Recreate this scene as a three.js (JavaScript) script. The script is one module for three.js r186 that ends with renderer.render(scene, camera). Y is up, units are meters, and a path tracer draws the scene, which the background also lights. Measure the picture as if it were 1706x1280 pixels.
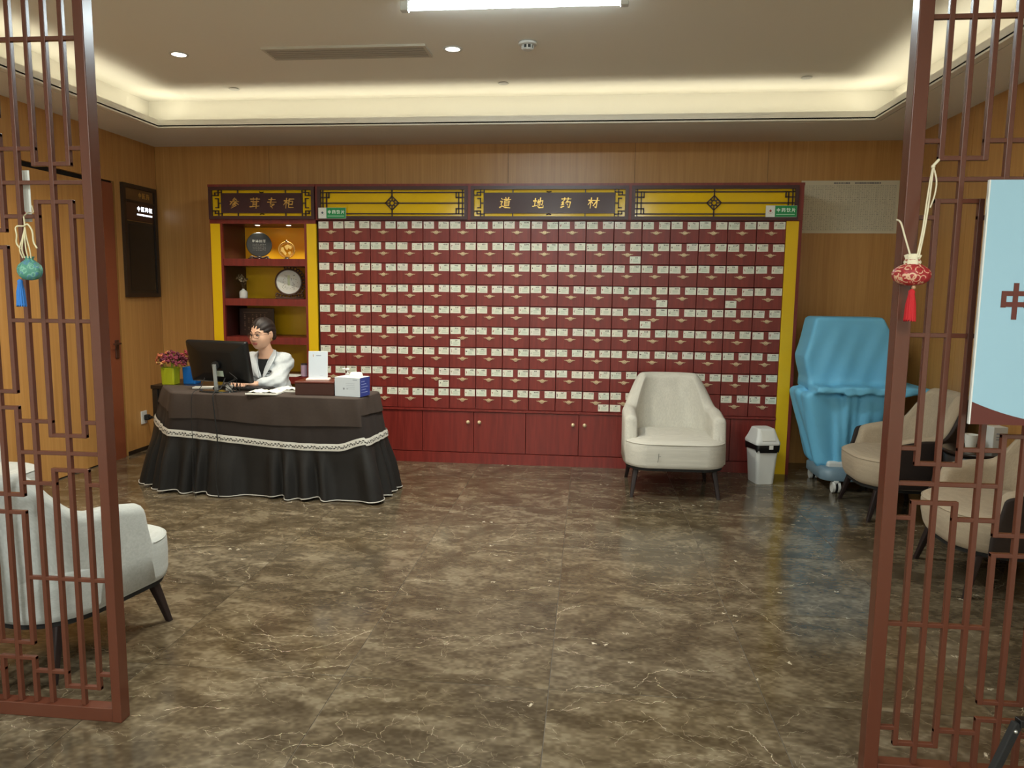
import * as THREE from 'three';
import { RoundedBoxGeometry } from 'three/addons/geometries/RoundedBoxGeometry.js';
import { mergeGeometries, toCreasedNormals } from 'three/addons/utils/BufferGeometryUtils.js';
import { RectAreaLightUniformsLib } from 'three/addons/lights/RectAreaLightUniformsLib.js';

RectAreaLightUniformsLib.init();
const scene = new THREE.Scene();
scene.background = new THREE.Color(0x000000);
const renderer = new THREE.WebGLRenderer({ antialias: true });
renderer.toneMapping = THREE.LinearToneMapping;
renderer.toneMappingExposure = 1.0;
renderer.shadowMap.enabled = true;

// ---------------------------------------------------------------- camera
const rad = THREE.MathUtils.degToRad;
const camera = new THREE.PerspectiveCamera(2 * Math.atan(640 / 1245) * 180 / Math.PI, 1706 / 1280, 0.05, 60);
camera.position.set(0, 1.5, 0);
camera.rotation.set(rad(-6.98), rad(5.82), rad(0.659), 'YXZ');

// ---------------------------------------------------------------- room dimensions (metres)
const XL = -4.10, XR = 2.62, ZB = -6.85, ZF = 2.4;       // walls
const YS = 2.82, YC = 3.08;                              // soffit, raised ceiling
const CX0 = -3.59, CX1 = 2.10, CZ0 = -6.07, CZ1 = -3.30; // opening of the raised ceiling
const TROUGH = 0.19;                                     // depth of the light trough behind its lip
const ZC = -6.39;                                        // front of the medicine cabinet

// ---------------------------------------------------------------- large lights: the LED strips of the light trough
const COVE = new THREE.Color(1.0, 0.92, 0.68), COVE_I = 22;
const TUBE = new THREE.Color(0.84, 0.97, 1.0), TUBE_I = 430;
const PANEL = new THREE.Color(0.95, 1.0, 0.95), PANEL_I = 142;
const SPOT = new THREE.Color(1.0, 0.92, 0.75), SPOT_I = 12;
function areaLight(color, intensity, w, h, pos, target) {
  const l = new THREE.RectAreaLight(color, intensity, w, h);
  l.position.set(...pos); l.lookAt(...target); l.castShadow = true; scene.add(l); return l;
}
const coveY = YS + 0.036, coveO = 0.055;
const coveRuns = [
  [CX1 - CX0 + 0.12, [(CX0 + CX1) / 2, coveY, CZ0 - coveO], 'x'], [CX1 - CX0 + 0.12, [(CX0 + CX1) / 2, coveY, CZ1 + coveO], 'x'],
  [CZ1 - CZ0 + 0.06, [CX0 - coveO, coveY, (CZ0 + CZ1) / 2], 'z'], [CZ1 - CZ0 + 0.06, [CX1 + coveO, coveY, (CZ0 + CZ1) / 2], 'z'],
];
for (const [len, p, ax] of coveRuns) {
  const cx = (CX0 + CX1) / 2, cz = (CZ0 + CZ1) / 2, inward = 0.65;   // strips tilted towards the room
  areaLight(COVE, COVE_I, len, 0.02, p, ax === 'x' ? [p[0], p[1] + 1, p[2] + inward * Math.sign(cz - p[2])] : [p[0] + inward * Math.sign(cx - p[0]), p[1] + 1, p[2]]);
}

// ---------------------------------------------------------------- helpers
const V3 = (x, y, z) => new THREE.Vector3(x, y, z);
function rng(seed) { let s = seed | 0; return () => { s = (s + 0x6d2b79f5) | 0; let t = Math.imul(s ^ (s >>> 15), 1 | s); t = (t + Math.imul(t ^ (t >>> 7), 61 | t)) ^ t; return ((t ^ (t >>> 14)) >>> 0) / 4294967296; }; }
const lerp = (a, b, t) => a + (b - a) * t, clamp = (x, a, b) => Math.min(b, Math.max(a, x));
const smooth = (a, b, x) => { const t = clamp((x - a) / (b - a), 0, 1); return t * t * (3 - 2 * t); };
const taken = new Map();
function numbered(name) { const n = taken.get(name) || 0; taken.set(name, n + 1); return n ? name + '_' + String(n).padStart(3, '0') : name; }
function merge(gs) {
  if (!Array.isArray(gs)) gs = [gs];
  if (gs.length === 1) return gs[0];
  return mergeGeometries(gs.map((g) => {
    const o = g.index ? g.toNonIndexed() : g.clone();
    if (!o.attributes.normal) o.computeVertexNormals();
    if (!o.attributes.uv) o.setAttribute('uv', new THREE.BufferAttribute(new Float32Array(o.attributes.position.count * 2), 2));
    for (const k of Object.keys(o.attributes)) if (!['position', 'normal', 'uv'].includes(k)) o.deleteAttribute(k);
    return o;
  }));
}
function part(name, gs, mat, parent) { const m = new THREE.Mesh(merge(gs), mat); m.name = name; parent.add(m); return m; }
function tag(o, label, category, group, kind) { Object.assign(o.userData, { label, category }); if (group) o.userData.group = group; if (kind) o.userData.kind = kind; return o; }
function thing(name, label, category, pos = [0, 0, 0], turn = 0, group) {
  const o = new THREE.Group(); o.name = numbered(name); o.position.set(...pos); o.rotation.y = turn; scene.add(o);
  return tag(o, label, category, group);
}
function single(name, gs, mat, label, category, group) { const m = part(numbered(name), gs, mat, scene); return tag(m, label, category, group); }
function structure(name, label, category) { const o = new THREE.Group(); o.name = name; scene.add(o); return tag(o, label, category, null, 'structure'); }
const box = (w, h, d, x = 0, y = 0, z = 0) => new THREE.BoxGeometry(w, h, d).translate(x, y, z);
const rbox = (w, h, d, r, x = 0, y = 0, z = 0, s = 1) => new RoundedBoxGeometry(w, h, d, s, r).translate(x, y, z);
const span = (x0, x1, y0, y1, z0, z1) => box(x1 - x0, y1 - y0, z1 - z0, (x0 + x1) / 2, (y0 + y1) / 2, (z0 + z1) / 2);
const cyl = (r0, r1, h, x = 0, y = 0, z = 0, n = 20) => new THREE.CylinderGeometry(r0, r1, h, n).translate(x, y, z);
const lathe = (pts, n = 24) => new THREE.LatheGeometry(pts.map(([r, y]) => new THREE.Vector2(r, y)), n);
const tube = (pts, r, n = 24, k = 6) => new THREE.TubeGeometry(new THREE.CatmullRomCurve3(pts.map((p) => V3(...p))), n, r, k);
function metric(g, s = 1, ou = 0, ov = 0) {   // uv in metres, chosen by the way each face points
  if (g.index) g = g.toNonIndexed();
  const p = g.attributes.position, n = g.attributes.normal, uv = new Float32Array(p.count * 2);
  for (let i = 0; i < p.count; i++) {
    const ax = Math.abs(n.getX(i)), ay = Math.abs(n.getY(i)), az = Math.abs(n.getZ(i));
    const [u, v] = ay >= ax && ay >= az ? [p.getX(i), p.getZ(i)] : ax >= az ? [p.getZ(i), p.getY(i)] : [p.getX(i), p.getY(i)];
    uv[2 * i] = u * s + ou; uv[2 * i + 1] = v * s + ov;
  }
  g.setAttribute('uv', new THREE.BufferAttribute(uv, 2)); return g;
}
// rings: arrays of the same number of points; joined by quads, ends closed by fans when asked
function loft(rings, { closed = true, cap0 = true, cap1 = true } = {}) {
  const n = rings[0].length, pos = [], idx = [], uv = [];
  rings.forEach((r, j) => r.forEach((p, i) => { pos.push(...p); uv.push(i / n, j / (rings.length - 1)); }));
  const m = closed ? n : n - 1;
  for (let j = 0; j < rings.length - 1; j++) for (let i = 0; i < m; i++) {
    const a = j * n + i, b = j * n + (i + 1) % n, c = a + n, d = b + n; idx.push(a, b, d, a, d, c);
  }
  const cap = (r, flip) => {
    const c = [0, 0, 0]; r.forEach((p) => { c[0] += p[0] / n; c[1] += p[1] / n; c[2] += p[2] / n; });
    const k = pos.length / 3; pos.push(...c); uv.push(0.5, 0.5); r.forEach((p) => { pos.push(...p); uv.push(0.5, 0.5); });
    for (let i = 0; i < n; i++) { const a = k + 1 + i, b = k + 1 + (i + 1) % n; flip ? idx.push(k, b, a) : idx.push(k, a, b); }
  };
  if (closed && cap0) cap(rings[0], true);
  if (closed && cap1) cap(rings[rings.length - 1], false);
  const g = new THREE.BufferGeometry();
  g.setAttribute('position', new THREE.Float32BufferAttribute(pos, 3)); g.setAttribute('uv', new THREE.Float32BufferAttribute(uv, 2));
  g.setIndex(idx); g.computeVertexNormals(); return g;
}
function roundRect(w, d, r, k = 6) {   // loop of [x, z], anticlockwise seen from below so that lofts upward face outward
  const o = [];
  for (const [sx, sz, a0] of [[1, 1, 0], [-1, 1, 1], [-1, -1, 2], [1, -1, 3]]) for (let i = 0; i <= k; i++) {
    const a = (a0 + i / k) * Math.PI / 2; o.push([sx * (w / 2 - r) + Math.cos(a) * r, sz * (d / 2 - r) + Math.sin(a) * r]);
  }
  return o.reverse();
}
const ringAt = (loop, y, s = 1, dx = 0, dz = 0) => loop.map(([x, z]) => [x * s + dx, y, z * s + dz]);
// naive surface nets over a signed distance function
function nets(f, lo, hi, cell) {
  const n = lo.map((l, i) => Math.ceil((hi[i] - l) / cell) + 1), [nx, ny, nz] = n;
  const val = new Float32Array(nx * ny * nz), id = new Int32Array(nx * ny * nz).fill(-1), pos = [], idx = [];
  for (let k = 0, q = 0; k < nz; k++) for (let j = 0; j < ny; j++) for (let i = 0; i < nx; i++, q++) val[q] = f(lo[0] + i * cell, lo[1] + j * cell, lo[2] + k * cell);
  const at = (i, j, k) => i + nx * (j + ny * k);
  for (let k = 0; k < nz - 1; k++) for (let j = 0; j < ny - 1; j++) for (let i = 0; i < nx - 1; i++) {
    let m = 0, sx = 0, sy = 0, sz = 0; const v = [];
    for (let c = 0; c < 8; c++) v.push(val[at(i + (c & 1), j + ((c >> 1) & 1), k + (c >> 2))]);
    for (let a = 0; a < 8; a++) for (const b of [a | 1, a | 2, a | 4]) if (b !== a && (v[a] < 0) !== (v[b] < 0)) {
      const t = v[a] / (v[a] - v[b]); m++;
      sx += lerp(a & 1, b & 1, t); sy += lerp((a >> 1) & 1, (b >> 1) & 1, t); sz += lerp(a >> 2, b >> 2, t);
    }
    if (m) { id[at(i, j, k)] = pos.length / 3; pos.push(lo[0] + (i + sx / m) * cell, lo[1] + (j + sy / m) * cell, lo[2] + (k + sz / m) * cell); }
  }
  const quad = (a, b, c, d, flip) => { if (a < 0 || b < 0 || c < 0 || d < 0) return; flip ? idx.push(a, c, b, a, d, c) : idx.push(a, b, c, a, c, d); };
  for (let k = 1; k < nz - 1; k++) for (let j = 1; j < ny - 1; j++) for (let i = 1; i < nx - 1; i++) {
    const a = val[at(i, j, k)] < 0;
    if (a !== (val[at(i + 1, j, k)] < 0)) quad(id[at(i, j - 1, k - 1)], id[at(i, j, k - 1)], id[at(i, j, k)], id[at(i, j - 1, k)], !a);
    if (a !== (val[at(i, j + 1, k)] < 0)) quad(id[at(i - 1, j, k - 1)], id[at(i - 1, j, k)], id[at(i, j, k)], id[at(i, j, k - 1)], !a);
    if (a !== (val[at(i, j, k + 1)] < 0)) quad(id[at(i - 1, j - 1, k)], id[at(i, j - 1, k)], id[at(i, j, k)], id[at(i - 1, j, k)], !a);
  }
  const g = new THREE.BufferGeometry(), uv = new Float32Array(pos.length / 3 * 2);
  for (let i = 0; i < pos.length / 3; i++) { uv[2 * i] = pos[3 * i] + pos[3 * i + 2] * 0.6; uv[2 * i + 1] = pos[3 * i + 1]; }
  g.setAttribute('position', new THREE.Float32BufferAttribute(pos, 3)); g.setAttribute('uv', new THREE.BufferAttribute(uv, 2)); g.setIndex(idx); g.computeVertexNormals(); return g;
}
const smin = (a, b, k) => { const h = Math.max(k - Math.abs(a - b), 0) / k; return Math.min(a, b) - h * h * k * 0.25; };
function capsule(a, b, ra, rb) {   // distance to a tapered capsule
  const d = [b[0] - a[0], b[1] - a[1], b[2] - a[2]], L = d[0] * d[0] + d[1] * d[1] + d[2] * d[2];
  return (x, y, z) => {
    const px = x - a[0], py = y - a[1], pz = z - a[2], t = clamp((px * d[0] + py * d[1] + pz * d[2]) / L, 0, 1);
    return Math.hypot(px - d[0] * t, py - d[1] * t, pz - d[2] * t) - lerp(ra, rb, t);
  };
}
const ball = (c, r) => (x, y, z) => { const k = Math.hypot((x - c[0]) / r[0], (y - c[1]) / r[1], (z - c[2]) / r[2]); return (k - 1) * Math.min(r[0], r[1], r[2]); };
const blend = (fs, k) => (x, y, z) => { let d = fs[0](x, y, z); for (let i = 1; i < fs.length; i++) d = smin(d, fs[i](x, y, z), k); return d; };

// ---------------------------------------------------------------- noise and textures
function lattice(seed) { const r = rng(seed), t = new Float32Array(65536); for (let i = 0; i < 65536; i++) t[i] = r(); return t; }
const NT = lattice(77);
function pnoise(x, y, px, py, s) {   // value noise that repeats every px, py cells
  const x0 = Math.floor(x), y0 = Math.floor(y), fx = x - x0, fy = y - y0, u = fx * fx * (3 - 2 * fx), v = fy * fy * (3 - 2 * fy);
  const m = (a, n) => ((a % n) + n) % n, h = (i, j) => NT[(m(i, px) * 251 + m(j, py) * 1021 + s * 7919) & 65535];
  return lerp(lerp(h(x0, y0), h(x0 + 1, y0), u), lerp(h(x0, y0 + 1), h(x0 + 1, y0 + 1), u), v);
}
function canvasTex(w, h, draw, srgb = true) {
  const c = document.createElement('canvas'); c.width = w; c.height = h; const g = c.getContext('2d'); draw(g, w, h);
  const t = new THREE.CanvasTexture(c); if (srgb) t.colorSpace = THREE.SRGBColorSpace; t.wrapS = t.wrapT = THREE.RepeatWrapping; t.magFilter = THREE.LinearFilter; return t;
}
function pixelTex(w, h, f, srgb = true, after) {
  return canvasTex(w, h, (g) => {
    const im = g.createImageData(w, h), d = im.data;
    for (let y = 0, i = 0; y < h; y++) for (let x = 0; x < w; x++, i += 4) { const c = f(x / w, y / h); d[i] = c[0]; d[i + 1] = c[1]; d[i + 2] = c[2]; d[i + 3] = 255; }
    g.putImageData(im, 0, 0); if (after) after(g, w, h);
  }, srgb);
}
const mix3 = (a, b, t) => [lerp(a[0], b[0], t), lerp(a[1], b[1], t), lerp(a[2], b[2], t)];
function woodTex(size, a, b, across, along, seed, contrast = 1) {   // grain runs along v
  return pixelTex(size, size, (u, v) => {
    let n = 0.42 * pnoise(u * across, v * along, across, along, seed) + 0.33 * pnoise(u * across * 3, v * along * 2, across * 3, along * 2, seed + 1) + 0.25 * pnoise(u * across * 9, v * along * 3, across * 9, along * 3, seed + 2);
    n = clamp(0.5 + (n - 0.5) * 1.7 * contrast, 0, 1); return mix3(a, b, n);
  });
}
const std = (color, roughness = 0.6, extra = {}) => new THREE.MeshStandardMaterial({ color, roughness, ...extra });
const phys = (color, roughness, extra = {}) => new THREE.MeshPhysicalMaterial({ color, roughness, ...extra });

const veneerTex = woodTex(1024, [178, 129, 71], [200, 152, 91], 40, 2, 3, 0.8);
const redTex = woodTex(512, [104, 32, 27], [128, 44, 37], 26, 2, 11);
const fabricTex = pixelTex(256, 256, (u, v) => { const n = 232 + 18 * (pnoise(u * 90, v * 90, 90, 90, 21) - 0.5) + 12 * (pnoise(u * 8, v * 8, 8, 8, 22) - 0.5); return [n, n, n]; });
const fabricBump = pixelTex(256, 256, (u, v) => { const n = 128 + 60 * Math.sin(u * 256 * Math.PI / 2) * Math.sin(v * 256 * Math.PI / 2) + 70 * (pnoise(u * 110, v * 110, 110, 110, 23) - 0.5); return [n, n, n]; }, false);
const rep = (t, x, y) => { const c = t.clone(); c.repeat.set(x, y); c.needsUpdate = true; return c; };

// marble of the floor: brown cloudy ground with pale calcite veins
const marbleTex = (() => {
  const N = 2048, dark = [68, 58, 44], mid = [92, 81, 64], pale = [120, 109, 90], rr = rng(91);
  return pixelTex(N, N, (u, v) => {
    const w1 = pnoise(u * 11, v * 11, 11, 11, 31), w2 = pnoise(u * 11, v * 11, 11, 11, 32);
    const U = u + (w1 - 0.5) * 0.08, W = v + (w2 - 0.5) * 0.05;
    const n = 0.16 * pnoise(U * 6, W * 9, 6, 9, 33) + 0.3 * pnoise(U * 14, W * 26, 14, 26, 34) + 0.3 * pnoise(U * 38, W * 66, 38, 66, 35) + 0.24 * pnoise(u * 150, v * 210, 150, 210, 36);
    const t = clamp((n - 0.28) / 0.46, 0, 1);
    const c = t < 0.55 ? mix3(dark, mid, t / 0.55) : mix3(mid, pale, (t - 0.55) / 0.45);
    const h = pnoise(u * 4, v * 4, 4, 4, 37) - 0.5;
    return [c[0] + h * 3, c[1] + h * 1, c[2] - h * 2];
  }, true, (g) => {
    g.lineCap = 'round'; g.lineJoin = 'round';
    const vein = (x, y, a, len, w, al) => {
      for (let s = 0; s < len; s++) {
        const b = a + (rr() - 0.5) * 1.7, st = 4 + rr() * 9, nx = x + Math.cos(b) * st, ny = y + Math.sin(b) * st;
        g.strokeStyle = `rgba(${206 + rr() * 30 | 0},${196 + rr() * 26 | 0},${172 + rr() * 26 | 0},${al * (0.25 + rr() * 0.75)})`; g.lineWidth = w * (0.4 + rr() * 0.9);
        for (const ox of [-N, 0, N]) for (const oy of [-N, 0, N]) {
          if (Math.max(x, nx) + ox < -9 || Math.min(x, nx) + ox > N + 9 || Math.max(y, ny) + oy < -9 || Math.min(y, ny) + oy > N + 9) continue;
          g.beginPath(); g.moveTo(x + ox, y + oy); g.lineTo(nx + ox, ny + oy); g.stroke();
        }
        x = ((nx % N) + N) % N; y = ((ny % N) + N) % N; a += (rr() - 0.5) * 0.34;
        if (rr() < 0.045 && len > 16) vein(x, y, a + (rr() < 0.5 ? 1 : -1) * (0.5 + rr()), len * 0.4 | 0, w * 0.7, al * 0.8);
      }
    };
    for (let i = 0; i < 44; i++) vein(rr() * N, rr() * N, (rr() - 0.5) * 1.1 + (rr() < 0.5 ? 0 : Math.PI), 24 + rr() * 44, 1.3 + rr() * 1.5, 0.75);
    for (let i = 0; i < 340; i++) vein(rr() * N, rr() * N, (rr() - 0.5) * 1.4, 5 + rr() * 16, 0.9 + rr() * 0.9, 0.5);
    for (let i = 0; i < 700; i++) vein(rr() * N, rr() * N, (rr() - 0.5) * 0.8, 3 + rr() * 7, 0.7 + rr() * 0.6, 0.34);
    for (let i = 0; i < 26; i++) { const x = rr() * N, y = rr() * N; for (let k = 0; k < 5; k++) { g.fillStyle = `rgba(226,218,198,${0.35 + rr() * 0.4})`; g.beginPath(); g.ellipse(x + (rr() - 0.5) * 18, y + (rr() - 0.5) * 10, 2 + rr() * 8, 1 + rr() * 3, rr() * 3, 0, 7); g.fill(); } }
  });
})();

const M = {
  veneer: std(0xffffff, 0.33, { map: rep(veneerTex, 1 / 1.1, 1 / 1.1) }),
  paint: std(0xebe8de, 0.75), soffit: std(0xe2ded4, 0.8), slot: std(0x15120f, 0.9),
  red: std(0xffffff, 0.36, { map: rep(redTex, 1 / 0.5, 1 / 0.5) }),
  yellow: std(0xdcb400, 0.4), yellowGloss: std(0xdcb400, 0.14), plum: std(0x3d1f22, 0.3), plumStrip: std(0x33191a, 0.42),
  gold: std(0xd8b060, 0.32, { metalness: 0.75 }), brass: std(0xcbb692, 0.42, { metalness: 0.35 }),
  screen: std(0x583022, 0.26), black: std(0x0c0c0d, 0.4), matteBlack: std(0x121212, 0.8), steel: std(0xb5b5b0, 0.3, { metalness: 0.9 }),
  white: std(0xd3d4d0, 0.5), paper: std(0xdad9d1, 0.85), chrome: std(0xd8d8d6, 0.16, { metalness: 1 }),
  legWood: std(0x1a0907, 0.6), cream: phys(0xd2cec2, 0.9, { map: rep(fabricTex, 3, 3), bumpMap: rep(fabricBump, 6, 6), bumpScale: 0.0006 }),
  coolWhite: phys(0xc4c8c5, 0.9, { map: rep(fabricTex, 3, 3), bumpMap: rep(fabricBump, 6, 6), bumpScale: 0.0006 }),
  beige: phys(0xc3b29a, 0.95, { sheen: 0.4, sheenRoughness: 0.5, sheenColor: new THREE.Color(0.5, 0.45, 0.38), map: rep(fabricTex, 3, 3) }),
  brownCloth: phys(0x2c1f1b, 0.7, { map: rep(fabricTex, 3, 3) }),
};

// ---------------------------------------------------------------- Chinese lettering: strokes on a 100 x 100 grid, y down
const HAN = {
  zhong: [[20, 30, 80, 30], [20, 30, 20, 62], [80, 30, 80, 62], [20, 60, 80, 60], [50, 8, 50, 95]],
  yao: [[10, 18, 90, 18], [35, 8, 35, 28], [65, 8, 65, 28], [30, 32, 15, 48, 32, 48], [32, 48, 14, 68, 36, 64], [12, 88, 38, 78], [60, 32, 48, 52], [56, 42, 88, 42, 84, 88, 72, 84], [60, 58, 70, 70]],
  yin: [[22, 8, 10, 32], [20, 20, 40, 20, 36, 32], [24, 32, 24, 88, 42, 76], [62, 8, 50, 34], [58, 24, 90, 24, 84, 38], [70, 38, 66, 60, 46, 92], [68, 56, 92, 92]],
  pian: [[28, 10, 28, 55, 14, 94], [28, 38, 84, 38], [58, 8, 58, 38], [28, 60, 70, 60, 70, 94]],
  dao: [[48, 6, 54, 17], [76, 5, 70, 17], [34, 22, 94, 22], [62, 22, 58, 34], [44, 34, 82, 34, 82, 74], [44, 34, 44, 74], [44, 48, 82, 48], [44, 61, 82, 61], [44, 74, 82, 74], [14, 12, 22, 22], [8, 38, 24, 38, 16, 62, 24, 74], [6, 90, 26, 76, 50, 88, 96, 92]],
  di: [[6, 34, 36, 34], [21, 12, 21, 76], [4, 80, 38, 72], [42, 46, 86, 30, 84, 66, 74, 62], [64, 8, 64, 72], [50, 24, 50, 80, 58, 90, 94, 90, 94, 72]],
  cai: [[6, 30, 46, 30], [27, 8, 27, 94], [27, 32, 6, 66], [28, 36, 44, 54], [50, 30, 96, 30], [78, 8, 78, 90, 66, 84], [76, 34, 50, 74]],
  shen: [[50, 6, 32, 24, 66, 22], [58, 14, 72, 28], [10, 38, 90, 38], [46, 24, 12, 62], [52, 40, 90, 64], [56, 48, 34, 62], [62, 58, 30, 78], [70, 70, 26, 94]],
  rong: [[8, 16, 92, 16], [34, 6, 34, 26], [66, 6, 66, 26], [14, 36, 86, 36], [34, 36, 34, 80], [66, 36, 66, 96], [34, 50, 66, 50], [34, 64, 66, 64], [8, 82, 92, 76]],
  zhuan: [[20, 20, 80, 20], [10, 42, 90, 42], [46, 6, 38, 60, 74, 60, 46, 82], [40, 74, 62, 94]],
  gui: [[6, 30, 46, 30], [27, 8, 27, 94], [27, 32, 6, 66], [28, 36, 44, 54], [52, 16, 94, 16], [52, 16, 52, 88, 96, 88], [60, 34, 84, 34, 84, 62, 60, 62]],
  yi: [[14, 12, 88, 12], [14, 12, 14, 88, 90, 88], [44, 20, 32, 36], [40, 30, 74, 30], [26, 50, 80, 50], [54, 30, 54, 50, 28, 76], [54, 52, 78, 76]],
};
function drawHan(g, ch, x, y, s, lw, color) {   // flat print on a canvas
  g.strokeStyle = color; g.lineWidth = lw; g.lineCap = 'round'; g.lineJoin = 'round';
  for (const st of HAN[ch]) { g.beginPath(); g.moveTo(x + st[0] * s / 100, y + st[1] * s / 100); for (let i = 2; i < st.length; i += 2) g.lineTo(x + st[i] * s / 100, y + st[i + 1] * s / 100); g.stroke(); }
}
function solidHan(ch, s, w, depth, slant = 0) {   // raised lettering, centred on the origin, facing +z
  const gs = [];
  for (const st of HAN[ch]) for (let i = 0; i + 3 < st.length; i += 2) {
    const P = (a, b) => [((a - 50) + (50 - b) * slant) * s / 100, (50 - b) * s / 100], [x0, y0] = P(st[i], st[i + 1]), [x1, y1] = P(st[i + 2], st[i + 3]);
    const L = Math.hypot(x1 - x0, y1 - y0), a = Math.atan2(y1 - y0, x1 - x0), k = 0.75 + 0.5 * ((i * 37 + st[0] * 13) % 10) / 10;
    const sh = new THREE.Shape([[0, w * k * 0.62], [L * 0.5, w * k * 0.42], [L + w * 0.3, w * k * 0.34], [L + w * 0.3, -w * k * 0.34], [L * 0.5, -w * k * 0.42], [0, -w * k * 0.62], [-w * 0.4, 0]].map((p) => new THREE.Vector2(...p)));
    gs.push(new THREE.ExtrudeGeometry(sh, { depth, bevelEnabled: false }).rotateZ(a).translate(x0, y0, 0));
  }
  return gs;
}

// ================================================================ the room
{ // floor: 0.8 m marble slabs on a grout bed
  const floor = structure('floor', 'polished dark brown marble floor with pale veins', 'floor');
  part('grout_bed', span(XL - 0.1, XR + 0.1, -0.06, -0.0025, ZB - 0.1, ZF + 0.1), std(0x5a5043, 0.6), floor);
  const P = 0.805, r = rng(5), mats = [0, 1, 2].map((i) => std([0xffffff, 0xfbf9f6, 0xf6f5f2][i], 0.16, { map: marbleTex }));
  for (let ix = -6; ix < 5; ix++) for (let iz = -9; iz < 8; iz++) {
    const x0 = Math.max(-0.12 + ix * P, XL), x1 = Math.min(-0.12 + (ix + 1) * P, XR), z0 = Math.max(-2.687 + iz * P, ZB), z1 = Math.min(-2.687 + (iz + 1) * P, ZF);
    if (x1 - x0 < 0.02 || z1 - z0 < 0.02) continue;
    const g = new RoundedBoxGeometry(x1 - x0 - 0.003, 0.02, z1 - z0 - 0.003, 1, 0.0008).translate((x0 + x1) / 2, -0.01, (z0 + z1) / 2);
    const p = g.attributes.position, uv = g.attributes.uv, ou = r(), ov = r(), flip = r() < 0.5 ? -1 : 1;
    for (let i = 0; i < p.count; i++) uv.setXY(i, ou + flip * (p.getX(i) - x0) / 2.5, ov + flip * (p.getZ(i) - z0) / 2.5);
    part('floor_tile', g, mats[(r() * 3) | 0], floor);
  }
}
{ // back wall: veneered panels with open joints
  const w = structure('wall_back', 'back wall of tall oak veneer panels behind the red cabinet', 'wall');
  part('backing', span(XL - 0.12, XR + 0.12, 0, YC + 0.15, ZB - 0.15, ZB - 0.012), M.slot, w);
  const seams = [XL, -2.985, -1.885, -0.755, 0.37, 1.51, XR];
  for (let i = 0; i < seams.length - 1; i++) part('wall_panel', metric(span(seams[i] + 0.0015, seams[i + 1] - 0.0015, 0, YS, ZB - 0.012, ZB), 1, i * 0.37, i * 0.21), M.veneer, w);
}
const DZ0 = -6.17, DZ1 = -5.08, DH = 2.38;   // door opening in the left wall
{ // left wall
  const w = structure('wall_left', 'left wall of oak veneer panels with a door and a dark display', 'wall');
  part('backing', [span(XL - 0.15, XL - 0.03, 0, YC + 0.15, ZB - 0.1, ZF + 0.1)], M.slot, w);
  part('wall_panel', metric(span(XL - 0.03, XL, 0, YS, ZB, DZ0 - 0.045), 1, 0.3), M.veneer, w);
  part('wall_panel', metric(span(XL - 0.03, XL, DH + 0.03, YS, DZ0 - 0.042, DZ1), 1, 0.6), M.veneer, w);
  for (let z = DZ1, i = 0; z < -2.0; z += 1.1, i++) part('wall_panel', metric(span(XL - 0.03, XL, 0, YS, z + 0.003, Math.min(z + 1.1, -2.0)), 1, i * 0.4), M.veneer, w);
  part('wall_panel', span(XL - 0.03, XL, 0, YS, -1.998, ZF), M.paint, w);
  const b = structure('baseboard_left', 'thin dark skirting along the left wall', 'skirting');
  part('skirting_strip', span(XL, XL + 0.008, 0, 0.035, ZB, DZ0 - 0.05), std(0x1d1510, 0.5), b);
  part('skirting_strip', span(XL, XL + 0.008, 0, 0.035, DZ1 + 0.01, -2.0), std(0x1d1510, 0.5), b);
  const d = structure('door_1', 'oak veneer door with red-brown jamb in the left wall', 'door');
  part('door_leaf', metric(span(XL - 0.028, XL - 0.012, 0.01, DH - 0.01, DZ0 + 0.19, DZ1 - 0.02), 1, 0.15), M.veneer, d);
  const j = part('jamb', span(XL - 0.028, XL + 0.012, 0, DH + 0.01, DZ0, DZ0 + 0.17), std(0x8a4c34, 0.35), d);
  part('lock_plate', rbox(0.012, 0.16, 0.045, 0.004, XL + 0.018, 0.97, DZ0 + 0.06), std(0x4a2b20, 0.35), j);
  part('lever_handle', [rbox(0.03, 0.016, 0.016, 0.004, XL + 0.036, 1.02, DZ0 + 0.06), rbox(0.014, 0.016, 0.1, 0.004, XL + 0.05, 1.02, DZ0 + 0.1)], std(0x4a2b20, 0.35), j);
}
{ // right wall
  const w = structure('wall_right', 'right wall of oak veneer panels behind the armchairs', 'wall');
  part('backing', span(XR + 0.03, XR + 0.15, 0, YC + 0.15, ZB - 0.1, ZF + 0.1), M.slot, w);
  for (let z = ZB, i = 0; z < -2.1; z += 1.19, i++) part('wall_panel', metric(span(XR, XR + 0.03, 0, YS, z + 0.002, Math.min(z + 1.188, -2.0)), 1, i * 0.43 + 0.2), M.veneer, w);
  part('wall_panel', span(XR, XR + 0.03, 0, YS, -1.998, ZF), M.paint, w);
}
{ // wall behind the camera
  const w = structure('wall_front', 'plain cream wall closing the lobby behind the viewpoint', 'wall');
  part('wall_panel', span(XL - 0.1, XR + 0.1, 0, YC + 0.15, ZF, ZF + 0.12), M.paint, w);
}
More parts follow.
